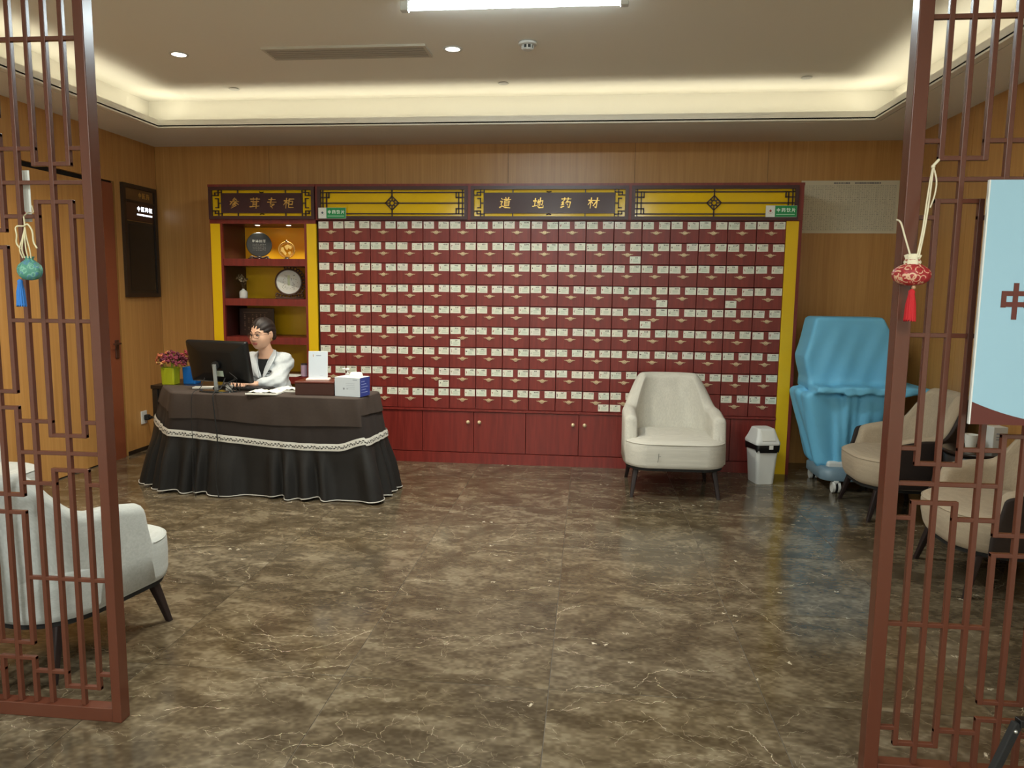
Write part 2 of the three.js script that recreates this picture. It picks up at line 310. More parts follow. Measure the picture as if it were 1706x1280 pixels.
{ // ceiling: dropped border with a shadow slot, light trough, raised field
  const c = structure('ceiling', 'cream ceiling with a raised centre, hidden cove lighting and dropped border', 'ceiling');
  const T = 0.012, S0 = 0.05, S1 = 0.057;   // board thickness, slot beside the lip
  const ring = (x0, x1, z0, z1, X0, X1, Z0, Z1, y0, y1) => [span(X0, X1, y0, y1, Z0, z0), span(X0, X1, y0, y1, z1, Z1), span(X0, x0, y0, y1, z0, z1), span(x1, X1, y0, y1, z0, z1)];
  part('border_edge', ring(CX0, CX1, CZ0, CZ1, CX0 - S0, CX1 + S0, CZ0 - S0, CZ1 + S0, YS, YS + T), M.soffit, c);
  part('border', ring(CX0 - S1, CX1 + S1, CZ0 - S1, CZ1 + S1, XL, XR, ZB, -2.0, YS, YS + T), M.soffit, c);
  part('trough_floor', ring(CX0, CX1, CZ0, CZ1, CX0 - TROUGH, CX1 + TROUGH, CZ0 - TROUGH, CZ1 + TROUGH, YS + T, YS + T + 0.01), M.slot, c);
  part('trough_lip', ring(CX0 + 0.0, CX1 - 0.0, CZ0 + 0.0, CZ1 - 0.0, CX0 - 0.015, CX1 + 0.015, CZ0 - 0.015, CZ1 + 0.015, YS + T, YS + 0.066), M.paint, c);
  part('cove_wall', ring(CX0 - TROUGH, CX1 + TROUGH, CZ0 - TROUGH, CZ1 + TROUGH, CX0 - TROUGH - 0.02, CX1 + TROUGH + 0.02, CZ0 - TROUGH - 0.02, CZ1 + TROUGH + 0.02, YS + T, YC), M.paint, c);
  part('raised_field', span(XL - 0.1, XR + 0.1, YC, YC + 0.15, ZB - 0.1, -2.0), M.paint, c);
  part('lobby_ceiling', span(XL - 0.1, XR + 0.1, YS, YC + 0.15, -2.0, ZF + 0.1), M.paint, c);
  const led = std(0x000000, 0.5, { emissive: COVE, emissiveIntensity: 2 });
  for (const [len, p, ax] of coveRuns) part('led_strip', box(ax === 'x' ? len : 0.018, 0.006, ax === 'x' ? 0.018 : len, p[0], p[1] - 0.008, p[2]), led, c);
}

// ================================================================ ceiling fittings
{ // fluorescent tube
  const x0 = -1.06, x1 = 0.168, z = -4.2, t = thing('tube_lamp', 'lit white fluorescent batten lamp on the raised ceiling', 'lamp', [(x0 + x1) / 2, YC, z]);
  const L = x1 - x0;
  part('housing', [rbox(L, 0.022, 0.05, 0.004, 0, -0.011, 0)], std(0xdedfdc, 0.4), t);
  for (const s of [-1, 1]) part('end_cap', rbox(0.045, 0.05, 0.045, 0.006, s * (L / 2 - 0.022), -0.045, 0), std(0xc9cbc9, 0.4), t);
  part('tube', new THREE.CylinderGeometry(0.014, 0.014, L - 0.09, 16).rotateZ(Math.PI / 2).translate(0, -0.05, 0), std(0xffffff, 0.4, { emissive: TUBE, emissiveIntensity: 26 }), t);
  areaLight(TUBE, TUBE_I, L - 0.09, 0.028, [(x0 + x1) / 2, YC - 0.066, z], [(x0 + x1) / 2, 0, z]);
}
const spots = [[-2.81, -3.75, 'round lit downlight in the front of the coffer, left one'], [-0.93, -3.75, 'round lit downlight in the front of the coffer, right one'], [-2.81, -5.04, 'round lit downlight near the left coffer corner'], [-0.93, -5.05, 'round lit downlight between the air grille and smoke detector']];
for (const [x, z, label] of spots) {
  const t = thing('downlight', label, 'lamp', [x, YC, z], 0, 'recessed ceiling downlights');
  part('trim_ring', lathe([[0.047, -0.001], [0.062, -0.001], [0.064, -0.004], [0.058, -0.009], [0.047, -0.006]], 32), M.white, t);
  part('lens', cyl(0.047, 0.047, 0.004, 0, -0.002, 0, 32), std(0xffffff, 0.3, { emissive: SPOT, emissiveIntensity: 9 }), t);
  const l = new THREE.SpotLight(SPOT, SPOT_I, 0, rad(64), 0.8, 2); l.position.set(x, YC - 0.02, z); l.target.position.set(x, 0, z); l.shadow.radius = 2.2; l.castShadow = true; scene.add(l, l.target);
}
{ // air grille
  const t = thing('air_grille', 'long white slatted air grille in the raised ceiling', 'vent', [-1.64, YC, -5.06]);
  const W = 1.1, D = 0.24;
  part('duct_back', box(W - 0.03, 0.004, D - 0.03, 0, -0.002, 0), std(0x33312c, 0.9), t);
  part('frame', [box(W, 0.014, 0.018, 0, -0.007, D / 2 - 0.009), box(W, 0.014, 0.018, 0, -0.007, -D / 2 + 0.009), box(0.018, 0.014, D - 0.036, W / 2 - 0.009, -0.007, 0), box(0.018, 0.014, D - 0.036, -W / 2 + 0.009, -0.007, 0)], std(0xcac6ba, 0.5), t);
  for (let i = 0; i < 5; i++) part('slat', new THREE.BoxGeometry(W - 0.036, 0.003, 0.019).rotateX(-0.2).translate(0, -0.011, -0.08 + i * 0.04), std(0xb4b0a5, 0.5), t);
}
{ // smoke detector
  const t = thing('smoke_detector', 'white round smoke detector on the raised ceiling', 'smoke detector', [-0.43, YC, -4.96]);
  part('base', lathe([[0.0, 0], [0.058, 0], [0.06, -0.012], [0.054, -0.02], [0, -0.02]], 28), M.white, t);
  part('sensor_cage', cyl(0.034, 0.034, 0.022, 0, -0.03, 0, 20), std(0x3a3c3a, 0.6), t);
  for (let i = 0; i < 8; i++) part('cage_rib', new THREE.BoxGeometry(0.008, 0.022, 0.006).translate(0, -0.03, 0.036).rotateY(i * Math.PI / 4), M.white, t);
  part('cap', lathe([[0, -0.05], [0.026, -0.049], [0.036, -0.043], [0.036, -0.039], [0, -0.039]], 24), M.white, t);
}
for (const [x, z, label] of [[-2.84, -5.9, 'flush sprinkler cover above the display shelves'], [-0.69, -5.87, 'flush sprinkler cover above the middle of the drawers'], [1.53, -5.85, 'flush sprinkler cover towards the right ceiling corner']]) {
  const t = thing('sprinkler_cover', label, 'sprinkler', [x, YC, z], 0, 'flush sprinkler covers');
  part('cover_plate', lathe([[0, -0.008], [0.038, -0.008], [0.04, -0.005], [0.03, 0], [0, 0]], 24), M.white, t);
}
// lobby ceiling panels over and behind the viewpoint: their cool light falls on the fronts of the screens and chairs
for (const [x, z, label] of [[-2.1, 0.3, 'long lit lobby ceiling batten over the left of the viewpoint'], [0.7, 0.3, 'long lit lobby ceiling batten over the right of the viewpoint'], [-0.7, 1.7, 'long lit lobby ceiling batten furthest behind the viewpoint']]) {
  const t = thing('batten_light', label, 'lamp', [x, YS, z], 0, 'lobby ceiling battens');
  part('frame', [box(0.18, 0.03, 0.02, 0, -0.015, 0.61), box(0.18, 0.03, 0.02, 0, -0.015, -0.61), box(0.01, 0.03, 1.2, 0.085, -0.015, 0), box(0.01, 0.03, 1.2, -0.085, -0.015, 0)], M.white, t);
  part('diffuser', box(0.16, 0.004, 1.2, 0, -0.02, 0), std(0xffffff, 0.5, { emissive: PANEL, emissiveIntensity: 3 }), t);
  { const l = new THREE.RectAreaLight(PANEL, PANEL_I, 0.15, 1.18); l.position.set(x, YS - 0.032, z); l.rotation.set(-Math.PI / 2, 0, 0); l.castShadow = true; scene.add(l); }
}

// ================================================================ left wall fittings
{ // dark framed display
  const t = thing('wall_display', 'dark framed notice display with glowing white heading on left wall', 'display', [XL, 0, 0]);
  const z0 = -6.80, z1 = -6.29, y0 = 1.42, y1 = 2.42, X = 0.03, fr = std(0x2e2016, 0.4);
  part('frame', [span(0, X, y0, y0 + 0.035, z0, z1), span(0, X, y1 - 0.035, y1, z0, z1), span(0, X, y0 + 0.035, y1 - 0.035, z0, z0 + 0.035), span(0, X, y0 + 0.035, y1 - 0.035, z1 - 0.035, z1), span(0, X, 2.265, 2.28, z0 + 0.035, z1 - 0.035)], fr, t);
  part('upper_panel', span(0, 0.012, 2.28, y1 - 0.035, z0 + 0.035, z1 - 0.035), std(0x6a4a26, 0.35), t);
  part('heading_panel', span(0, 0.014, 2.105, 2.265, z0 + 0.035, z1 - 0.035), std(0x4a2d1c, 0.35), t);
  const s = part('screen', span(0, 0.018, y0 + 0.035, 2.095, z0 + 0.035, z1 - 0.035), std(0x1d1712, 0.28), t);
  part('screen_bezel', span(0.018, 0.02, y0 + 0.06, 2.07, z0 + 0.06, z1 - 0.075), std(0x15110e, 0.2), s);
  const glow = canvasTex(512, 256, (g, w, h) => {
    g.fillStyle = '#000'; g.fillRect(0, 0, w, h);
    ['zhong', 'yi', 'yao', 'gui'].forEach((c, i) => drawHan(g, c, 14 + i * 124, 12, 112, 15, '#fff'));
    g.fillStyle = '#fff'; for (let i = 0; i < 9; i++) g.fillRect(16 + i * 54, 176, 44, 36);
  });
  const hp = new THREE.PlaneGeometry(0.25, 0.105).rotateY(Math.PI / 2).translate(0.0165, 2.19, -6.62);
  part('lit_heading', hp, std(0x4a2d1c, 0.4, { emissive: new THREE.Color(0.86, 0.92, 1), emissiveMap: glow, emissiveIntensity: 3 }), t);
  const mk = [['zhong', -6.56], ['yi', -6.62], ['yao', -6.68]];
  for (const [c, z] of mk) part('gilt_character', solidHan(c, 0.055, 0.006, 0.003).map((g) => g.rotateY(Math.PI / 2).translate(0.012, 2.335, z)), M.gold, t);
}
{ // socket with plugs
  const t = thing('wall_socket', 'white double wall socket with black plug low on left wall', 'socket', [XL, 0.31, -6.47]);
  part('face_plate', rbox(0.012, 0.12, 0.086, 0.004, 0.006, 0, 0), M.white, t);
  part('plug', [rbox(0.045, 0.05, 0.045, 0.008, 0.034, 0.0, -0.01), new THREE.CylinderGeometry(0.012, 0.014, 0.03, 10).rotateZ(Math.PI / 2).translate(0.066, 0, -0.01)], M.matteBlack, t);
  part('power_cord', tube([[0.075, 0, -0.01], [0.13, -0.01, 0.0], [0.2, -0.05, 0.05], [0.26, -0.2, 0.12], [0.32, -0.295, 0.2]], 0.006), M.matteBlack, t);
}
{ // medicine list on the back wall
  const tex = canvasTex(1024, 560, (g, w, h) => {
    const r = rng(4); g.fillStyle = '#d6cdb2'; g.fillRect(0, 0, w, h);
    g.fillStyle = '#4a4a5a'; for (let x = 340; x < 820; x += 17) if (x < 500 || x > 545) g.fillRect(x, 18, 9 + r() * 6, 14);
    for (let j = 0; j < 27; j++) for (let i = 0; i < 40; i++) { const x = 30 + i * 24.2, y = 48 + j * 18; g.fillStyle = `rgba(70,68,60,${0.16 + r() * 0.34})`; g.fillRect(x, y + 4, 6 + r() * 13, 6); }
    g.strokeStyle = 'rgba(90,86,76,0.45)'; g.lineWidth = 1;
    for (let j = 0; j <= 27; j++) { g.beginPath(); g.moveTo(24, 46 + j * 18); g.lineTo(w - 24, 46 + j * 18); g.stroke(); }
    for (let i = 0; i <= 40; i += 4) { g.beginPath(); g.moveTo(26 + i * 24.2, 46); g.lineTo(26 + i * 24.2, 46 + 486); g.stroke(); }
  });
  const t = thing('price_list', 'wide pale printed list of medicines high on back wall', 'poster', [2.205, 2.265, ZB]);
  part('backing_board', box(0.81, 0.445, 0.004, 0, 0, 0.002), M.paper, t);
  part('printed_sheet', new THREE.PlaneGeometry(0.808, 0.443).translate(0, 0, 0.0048), std(0xffffff, 0.45, { map: tex }), t);
}

// ================================================================ medicine cabinet: drawers, doors, header boards
const HY0 = 2.108, HY1 = 2.385;
function woodStrip(x0, y0, x1, y1, w, z0, z1) { const L = Math.hypot(x1 - x0, y1 - y0), a = Math.atan2(y1 - y0, x1 - x0); return new THREE.BoxGeometry(L + w, w, z1 - z0).rotateZ(a).translate((x0 + x1) / 2, (y0 + y1) / 2, (z0 + z1) / 2); }
function headerFrame(x0, x1, parent) {   // yellow ground in a plum frame; returns the ground
  const b = 0.028, z = ZC;
  const h = part('header_board', span(x0 + 0.012, x1 - 0.012, HY0 + 0.012, HY1 - 0.012, z - 0.01, z + 0.004), M.yellowGloss, parent);
  const f = [span(x0, x1, HY1 - b, HY1, z - 0.01, z + 0.03), span(x0, x1, HY0, HY0 + b, z - 0.01, z + 0.03), span(x0, x0 + b, HY0 + b, HY1 - b, z - 0.01, z + 0.03), span(x1 - b, x1, HY0 + b, HY1 - b, z - 0.01, z + 0.03)];
  part('frame', f, M.plum, h);
  return h;
}
function headerLattice(x0, x1, parent) {   // boards with the diamond
  const h = headerFrame(x0, x1, parent), a = x0 + 0.028, b = x1 - 0.028, lo = HY0 + 0.028, hi = HY1 - 0.028, m = (lo + hi) / 2, c = (x0 + x1) / 2, w = 0.009, z0 = ZC + 0.004, z1 = ZC + 0.018, R = 0.058;
  const S = (...p) => part('lattice_strip', woodStrip(...p, w, z0, z1), M.plumStrip, h);
  S(a, hi - 0.022, b, hi - 0.022); S(a, lo + 0.022, b, lo + 0.022);
  S(a, m, c - R, m); S(c + R, m, b, m); S(c, hi, c, m + R); S(c, lo, c, m - R);
  for (const [e, s] of [[a, 1], [b, -1]]) {
    S(e + s * 0.018, lo, e + s * 0.018, hi); S(e + s * 0.05, lo + 0.022, e + s * 0.05, hi - 0.022);
    for (const [y, t] of [[hi - 0.022, -1], [lo + 0.022, 1]]) { S(e, y + t * 0.042, e + s * 0.072, y + t * 0.042); S(e + s * 0.072, y, e + s * 0.072, y + t * 0.042); }
  }
  S(c - R, m, c, m + R); S(c, m + R, c + R, m); S(c + R, m, c, m - R); S(c, m - R, c - R, m);
  part('ring', new THREE.TorusGeometry(0.02, 0.005, 8, 24).translate(c, m, z0 + 0.008), M.plumStrip, h);
  for (let k = 0; k < 8; k++) { const q = k * Math.PI / 4, l = k % 2 ? 0.04 : R; S(c + Math.cos(q) * 0.02, m + Math.sin(q) * 0.02, c + Math.cos(q) * (l - 0.004), m + Math.sin(q) * (l - 0.004)); }
}
function headerName(x0, x1, chars, parent) {   // boards with gilt characters
  const h = headerFrame(x0, x1, parent), a = x0 + 0.028, b = x1 - 0.028, lo = HY0 + 0.028, hi = HY1 - 0.028, m = (lo + hi) / 2, c = (x0 + x1) / 2, W = b - a, w = 0.008, z0 = ZC + 0.004, z1 = ZC + 0.018;
  const S = (...p) => part('lattice_strip', woodStrip(...p, w, z0, z1), M.plumStrip, h);
  const e = 0.085;
  part('name_board', span(a + e, b - e, lo + 0.026, hi - 0.026, z0, ZC + 0.02), std(0x3a1f24, 0.2), h);
  for (const s of [-1, 1]) {
    const q = (u) => (s < 0 ? a + u : b - u);
    S(q(0.085), lo, q(0.085), hi); S(q(0.055), lo, q(0.055), lo + 0.045); S(q(0.055), hi, q(0.055), hi - 0.045);
    S(q(0.055), hi - 0.02, q(0.085), hi - 0.02); S(q(0.055), lo + 0.02, q(0.085), lo + 0.02);
    S(q(0.025), hi - 0.022, q(0.055), hi - 0.022); S(q(0.025), lo + 0.022, q(0.055), lo + 0.022);
    S(q(0.025), hi - 0.022, q(0.025), hi - 0.045); S(q(0.025), lo + 0.022, q(0.025), lo + 0.045);
    S(q(0), hi - 0.045, q(0.055), hi - 0.045); S(q(0), lo + 0.045, q(0.055), lo + 0.045);
    S(q(0.03), hi - 0.072, q(0.055), hi - 0.072); S(q(0.03), lo + 0.072, q(0.055), lo + 0.072);
    S(q(0.055), hi - 0.072, q(0.055), lo + 0.072); S(q(0.055), m, q(0.085), m);
    for (const y of [lo, hi]) { const t = y === lo ? 1 : -1, x = c + s * W * 0.24; S(x, y, x, y + t * 0.026); part('lattice_strip', new THREE.TorusGeometry(0.032, 0.004, 6, 14, 1.3).rotateZ(t > 0 ? 0.92 : 0.92 + Math.PI).translate(c, y - t * 0.012, z0 + 0.006), M.plumStrip, h); }
  }
  chars.forEach((ch, i) => {
    const x = lerp(a + e, b - e, [0.165, 0.42, 0.63, 0.84][i]);
    part('gilt_character', solidHan(ch, 0.098, 0.0085, 0.004, 0.12).map((g) => g.translate(x, m, ZC + 0.02)), M.gold, h);
  });
}
const cardAtlas = canvasTex(2048, 1024, (g, w, h) => {   // 8 x 8 label cards: a dark name, faint lines below
  const r = rng(8), cw = w / 8, ch = h / 8;
  for (let j = 0; j < 8; j++) for (let i = 0; i < 8; i++) {
    const x = i * cw, y = j * ch; g.fillStyle = ['#f2efe2', '#eeeee2', '#f0ece4', '#ebefe4'][(r() * 4) | 0]; g.fillRect(x, y, cw, ch);
    const n = 2 + ((r() * 3) | 0), x0 = x + cw * (0.42 + r() * 0.1);
    for (let k = 0; k < n; k++) {
      const bx = x0 + k * 30, by = y + 12; g.strokeStyle = '#2a2926'; g.lineWidth = 4.5;
      for (let q = 0; q < 5; q++) { g.beginPath(); const v = r() < 0.5, t = r() * 22; g.moveTo(bx + (v ? t : 1), by + (v ? 1 : t)); g.lineTo(bx + (v ? t : 23), by + (v ? 25 : t)); g.stroke(); }
    }
    for (let k = 0; k < 4; k++) { g.fillStyle = `rgba(90,130,100,${0.22 + r() * 0.2})`; g.fillRect(x + cw * 0.3, y + 50 + k * 16, cw * (0.35 + r() * 0.3), 7); }
    const p = r(); g.fillStyle = p < 0.2 ? '#3c302a' : p < 0.5 ? '#9a5a4a' : p < 0.7 ? '#a89a80' : 'rgba(120,120,110,0.35)';
    for (let k = 0; k < 5; k++) { g.beginPath(); g.ellipse(x + cw * 0.14 + (r() - 0.5) * 26, y + ch * 0.5 + (r() - 0.5) * 42, 3 + r() * 9, 3 + r() * 7, r() * 3, 0, 7); g.fill(); }
  }
});
const CARDW = 0.089, CARDH = 0.059;
const cardGeoms = Array.from({ length: 64 }, (_, k) => {
  const g = new THREE.BoxGeometry(CARDW, CARDH, 0.0016), uv = g.attributes.uv, n = g.attributes.normal, i = k % 8, j = (k / 8) | 0;
  for (let q = 0; q < uv.count; q++) { const f = n.getZ(q) > 0.5; uv.setXY(q, (i + (f ? uv.getX(q) : 0.05)) / 8, 1 - (j + (f ? 1 - uv.getY(q) : 0.95)) / 8); }
  return g;
});
const handleGeom = (() => {   // bat-wing back plate with a hanging bail
  const half = [[0, 0.017], [0.006, 0.012], [0.012, 0.013], [0.017, 0.006], [0.026, 0.0085], [0.036, 0.005], [0.05, 0.0065], [0.04, 0.0005], [0.03, 0.001], [0.022, -0.005], [0.012, -0.004], [0.006, -0.008], [0, -0.009]];
  const s = new THREE.Shape([...half, ...half.slice(1, -1).reverse().map(([x, y]) => [-x, y])].map((p) => new THREE.Vector2(...p)));
  const bail = new THREE.TorusGeometry(0.0165, 0.0028, 5, 10, Math.PI).rotateZ(Math.PI).scale(1, 0.95, 1).translate(0, 0.001, 0.009);
  return merge([new THREE.ExtrudeGeometry(s, { depth: 0.003, bevelEnabled: false }), bail, new THREE.SphereGeometry(0.0035, 6, 4).translate(0.0165, 0.001, 0.006), new THREE.SphereGeometry(0.0035, 6, 4).translate(-0.0165, 0.001, 0.006), new THREE.SphereGeometry(0.004, 6, 4).translate(0, 0.0065, 0.004)]);
})();
const cardMat = std(0xeaeae4, 0.5, { map: cardAtlas });
{
  const cab = thing('medicine_cabinet', 'wall of dark red drawers with white name cards and yellow headers', 'cabinet', [0, 0, 0]);
  const X0 = -2.3575, X1 = 1.5775, Y0 = 0.485, Y1 = 2.1, NC = 17, NR = 9, cw = (X1 - X0) / NC, rh = (Y1 - Y0) / NR, LX = -2.372, RX = 1.70;
  part('carcass', [span(LX, RX, 0.0, HY1, ZB + 0.001, ZC - 0.02)], std(0x2a0e0c, 0.7), cab);
  part('crown_strip', metric(span(LX, RX + 0.005, HY1, HY1 + 0.022, ZB + 0.001, ZC + 0.012)), M.red, cab);
  part('header_rail', metric(span(LX, RX, Y1 + 0.002, HY0, ZC - 0.02, ZC + 0.008)), M.red, cab);
  for (const [a, b] of [[-2.372, -2.351], [-1.043, -1.017], [0.301, 0.326], [1.659, RX]]) part('header_divider', metric(span(a, b, HY0, HY1, ZC - 0.02, ZC + 0.016)), M.red, cab);
  headerLattice(-2.351, -1.043, cab); headerName(-1.017, 0.301, ['dao', 'di', 'yao', 'cai'], cab); headerLattice(0.326, 1.659, cab);
  part('yellow_stile', span(1.5775, 1.675, 0.0, Y1 + 0.002, ZC - 0.02, ZC + 0.006), M.yellow, cab);
  part('edge_stile', metric(span(1.675, RX, 0, HY0, ZC - 0.02, ZC + 0.01)), M.red, cab);
  const drawerGeoms = [0, 1, 2, 3].map((k) => metric(rbox(cw - 0.0045, rh - 0.0045, 0.02, 0.0025), 1, k * 0.27, k * 0.33)), r = rng(17);
  const extra = { '1,11': 1, '3,12': 1, '3,15': 0, '4,12': 0, '5,5': 0, '7,4': 1, '8,10': 1, '8,11': 0 };   // cards stuck on a second time, lower on the drawer
  for (let j = 0; j < NR; j++) for (let i = 0; i < NC; i++) {
    const d = part('drawer', drawerGeoms[(r() * 4) | 0], M.red, cab); d.position.set(X0 + (i + 0.5) * cw, Y1 - (j + 0.5) * rh, ZC - 0.01 + r() * 0.0035);
    const hidden = (j === 8 && i < 2) || (j >= 7 && (i === 12 || i === 13)) || (j === 8 && i === 14);
    if (!hidden) {
      for (const s of [-1, 1]) {
        const c = part('name_card', cardGeoms[(r() * 64) | 0], cardMat, d);
        c.position.set(s * (cw / 2 - CARDW / 2 - 0.006) + (r() - 0.5) * 0.004, rh / 2 - CARDH / 2 - 0.006 + (r() - 0.5) * 0.006, 0.0108); c.rotation.z = (r() - 0.5) * 0.04;
      }
    }
    if (extra[j + ',' + i] !== undefined) { const s = extra[j + ',' + i] ? 1 : -1, c = part('name_card', cardGeoms[(r() * 64) | 0], cardMat, d); c.position.set(s * (cw / 2 - CARDW / 2 - 0.006), -rh / 2 + 0.04, 0.0108); }
    const h = part('handle', handleGeom, M.brass, d); h.position.set(0, -0.008, 0.01);
  }
  part('base_rail', metric(span(LX, 1.5775, Y0 - 0.02, Y0 - 0.001, ZC - 0.02, ZC + 0.012)), M.red, cab);
  const dx = [LX, -1.894, -1.441, -0.985, -0.528, -0.068, 0.392, 0.85, 1.21, 1.5775];
  for (let k = 0; k < dx.length - 1; k++) {
    const d = part('door', metric(rbox(dx[k + 1] - dx[k] - 0.004, 0.36, 0.02, 0.002, (dx[k] + dx[k + 1]) / 2, 0.28, ZC - 0.01), 1, k * 0.3, 0.1), M.red, cab);
    const kx = k % 2 === 0 ? dx[k + 1] - 0.05 : dx[k] + 0.05;
    if (k < 8) part('knob', lathe([[0, 0], [0.017, 0], [0.016, 0.004], [0.006, 0.006], [0.006, 0.014], [0.013, 0.02], [0.011, 0.027], [0, 0.029]], 14).rotateX(Math.PI / 2).translate(kx, 0.368, ZC), M.brass, d);
  }
  part('plinth', metric(span(LX, 1.5775, 0, 0.095, ZC - 0.02, ZC + 0.004)), M.red, cab);
}
{ // display shelves at the left end
  const t = thing('display_cabinet', 'red and yellow open display shelves left of the drawers', 'cabinet', [0, 0, 0]);
  const x0 = -3.335, x1 = -2.374, i0 = -3.229, i1 = -2.476, zb = ZB + 0.02;
  part('crown_strip', metric(span(x0 - 0.01, x1 - 0.001, HY1, HY1 + 0.022, ZB + 0.001, ZC + 0.012)), M.red, t);
  part('back_panel', span(i0, i1, 0.02, 2.075, zb - 0.012, zb), std(0xf0bd1e, 0.3), t);
  part('side_panel', metric(span(i0 - 0.02, i0, 0, 2.1, zb, ZC - 0.005)), std(0x3a1512, 0.4), t);
  part('side_panel', metric(span(i1, i1 + 0.02, 0, 2.1, zb, ZC - 0.005)), std(0x3a1512, 0.4), t);
  part('top_panel', span(i0, i1, 2.075, 2.1, zb, ZC - 0.005), std(0x3a1512, 0.4), t);
  part('outer_side', metric(span(x0 - 0.008, x0, 0, HY1, ZB + 0.001, ZC)), M.red, t);
  part('yellow_stile', span(x0, i0 - 0.016, 0, 2.085, ZC - 0.02, ZC + 0.004), M.yellow, t); part('yellow_stile', span(i1 + 0.016, x1 - 0.001, 0, 2.085, ZC - 0.02, ZC + 0.004), M.yellow, t);
  part('inner_stile', metric(span(i0 - 0.016, i0 + 0.004, 0, 2.085, ZC - 0.02, ZC + 0.006)), M.red, t); part('inner_stile', metric(span(i1 - 0.004, i1 + 0.016, 0, 2.085, ZC - 0.02, ZC + 0.006)), M.red, t);
  part('header_rail', metric(span(x0, x1 - 0.001, 2.072, HY0, ZC - 0.02, ZC + 0.008)), M.red, t);
  headerName(-3.332, -2.378, ['shen', 'rong', 'zhuan', 'gui'], t);
  for (const y of [1.74, 1.39, 1.05, 0.70]) part('shelf', metric(span(i0 + 0.001, i1 - 0.001, y - 0.032, y + 0.03, zb, ZC - 0.003)), M.red, t);
  for (const x of [-2.99, -2.7]) part('shelf_spot', lathe([[0, 2.072], [0.02, 2.072], [0.022, 2.075], [0, 2.075]], 16).translate(x, 0, -6.58), std(0xffffff, 0.3, { emissive: SPOT, emissiveIntensity: 3 }), t);
  for (const x of [-2.99, -2.7]) { const l = new THREE.SpotLight(SPOT, 1.2, 0, rad(55), 0.6, 2); l.position.set(x, 2.065, -6.58); l.target.position.set(x, 1, -6.58); l.castShadow = true; scene.add(l, l.target); }
}
// green signs on the header boards
for (const [x, y, red, label] of [[-2.218, 2.16, 0, 'green herbal medicine sign at the left end of the yellow header'], [1.524, 2.177, 1, 'green herbal medicine sign at the right end of the yellow header']]) {
  const tex = canvasTex(512, 192, (g, w, h) => {
    g.fillStyle = '#d9dcd6'; g.fillRect(0, 0, 150, h); g.fillStyle = '#0e8a4c'; g.fillRect(150, 0, w, h);
    ['zhong', 'yao', 'yin', 'pian'].forEach((c, i) => drawHan(g, c, 168 + i * 84, 38, 76, 9, '#e8f4ea'));
    g.fillStyle = 'rgba(232,244,234,0.8)'; g.fillRect(172, 146, 310, 9);
    g.strokeStyle = red ? '#b9a59a' : '#b9bdb6'; g.lineWidth = 7; g.beginPath(); g.arc(75, 96, 38, 0.3, 2.8); g.stroke();
    g.fillStyle = red ? '#9a3b32' : '#3a4a5a'; g.beginPath(); g.moveTo(75, 62); g.lineTo(98, 92); g.lineTo(75, 116); g.lineTo(52, 92); g.fill();
  });
  const t = thing('medicine_sign', label, 'sign', [x, y, ZC + 0.0305]);
  part('sign_plate', rbox(0.245, 0.092, 0.006, 0.002, 0, 0, 0.003), M.white, t);
  part('sign_print', new THREE.PlaneGeometry(0.241, 0.088).translate(0, 0, 0.0065), std(0xffffff, 0.4, { map: tex }), t);
}

// ================================================================ things on the display shelves
{ // dark round plaque on a stand
  const t = thing('round_plaque', 'dark round plaque with pale lettering on the top shelf', 'plaque', [-2.975, 1.77, -6.57], 0.38);
  const tex = canvasTex(512, 512, (g, w) => {
    const r = rng(3); g.fillStyle = '#1f211f'; g.fillRect(0, 0, w, w); g.strokeStyle = '#b9bdb4'; g.lineCap = 'round'; g.lineWidth = 8;
    for (let k = 0; k < 4; k++) for (let q = 0; q < 6; q++) { const x = 108 + k * 78, y = 150, v = q % 2, s = r() * 52; g.beginPath(); g.moveTo(x + (v ? s : 0), y + (v ? 0 : s)); g.lineTo(x + (v ? s : 54), y + (v ? 56 : s + (r() - 0.5) * 12)); g.stroke(); }
    g.lineWidth = 5; g.strokeStyle = '#8e9289';
    for (let j = 0; j < 5; j++) for (let k = 0; k < 8; k++) for (let q = 0; q < 3; q++) { const x = 112 + k * 38, y = 242 + j * 34; g.beginPath(); g.moveTo(x + r() * 22, y + r() * 20); g.lineTo(x + r() * 22, y + r() * 20); g.stroke(); }
  });
  const tilt = (g) => g.rotateX(-0.14).translate(0, 0.132, 0.005);
  const d = part('disc', tilt(lathe([[0, -0.008], [0.105, -0.008], [0.11, -0.004], [0.11, 0.004], [0.105, 0.008], [0, 0.008]], 40).rotateX(Math.PI / 2)), std(0x1b1d1b, 0.35), t);
  part('lettering', tilt(new THREE.CircleGeometry(0.1, 32).translate(0, 0, 0.0087)), std(0xffffff, 0.4, { map: tex }), d);
  const st = [tube([[-0.08, 0.0, 0.04], [-0.07, 0.024, 0.03], [-0.03, 0.012, 0.025], [0, 0.02, 0.025], [0.03, 0.012, 0.025], [0.07, 0.024, 0.03], [0.08, 0.0, 0.04]], 0.009, 30), tube([[-0.09, 0.006, 0.04], [-0.06, 0.008, -0.04], [0.06, 0.008, -0.04], [0.09, 0.006, 0.04]], 0.007, 20)];
  part('carved_stand', st, std(0x241712, 0.45), t);
}
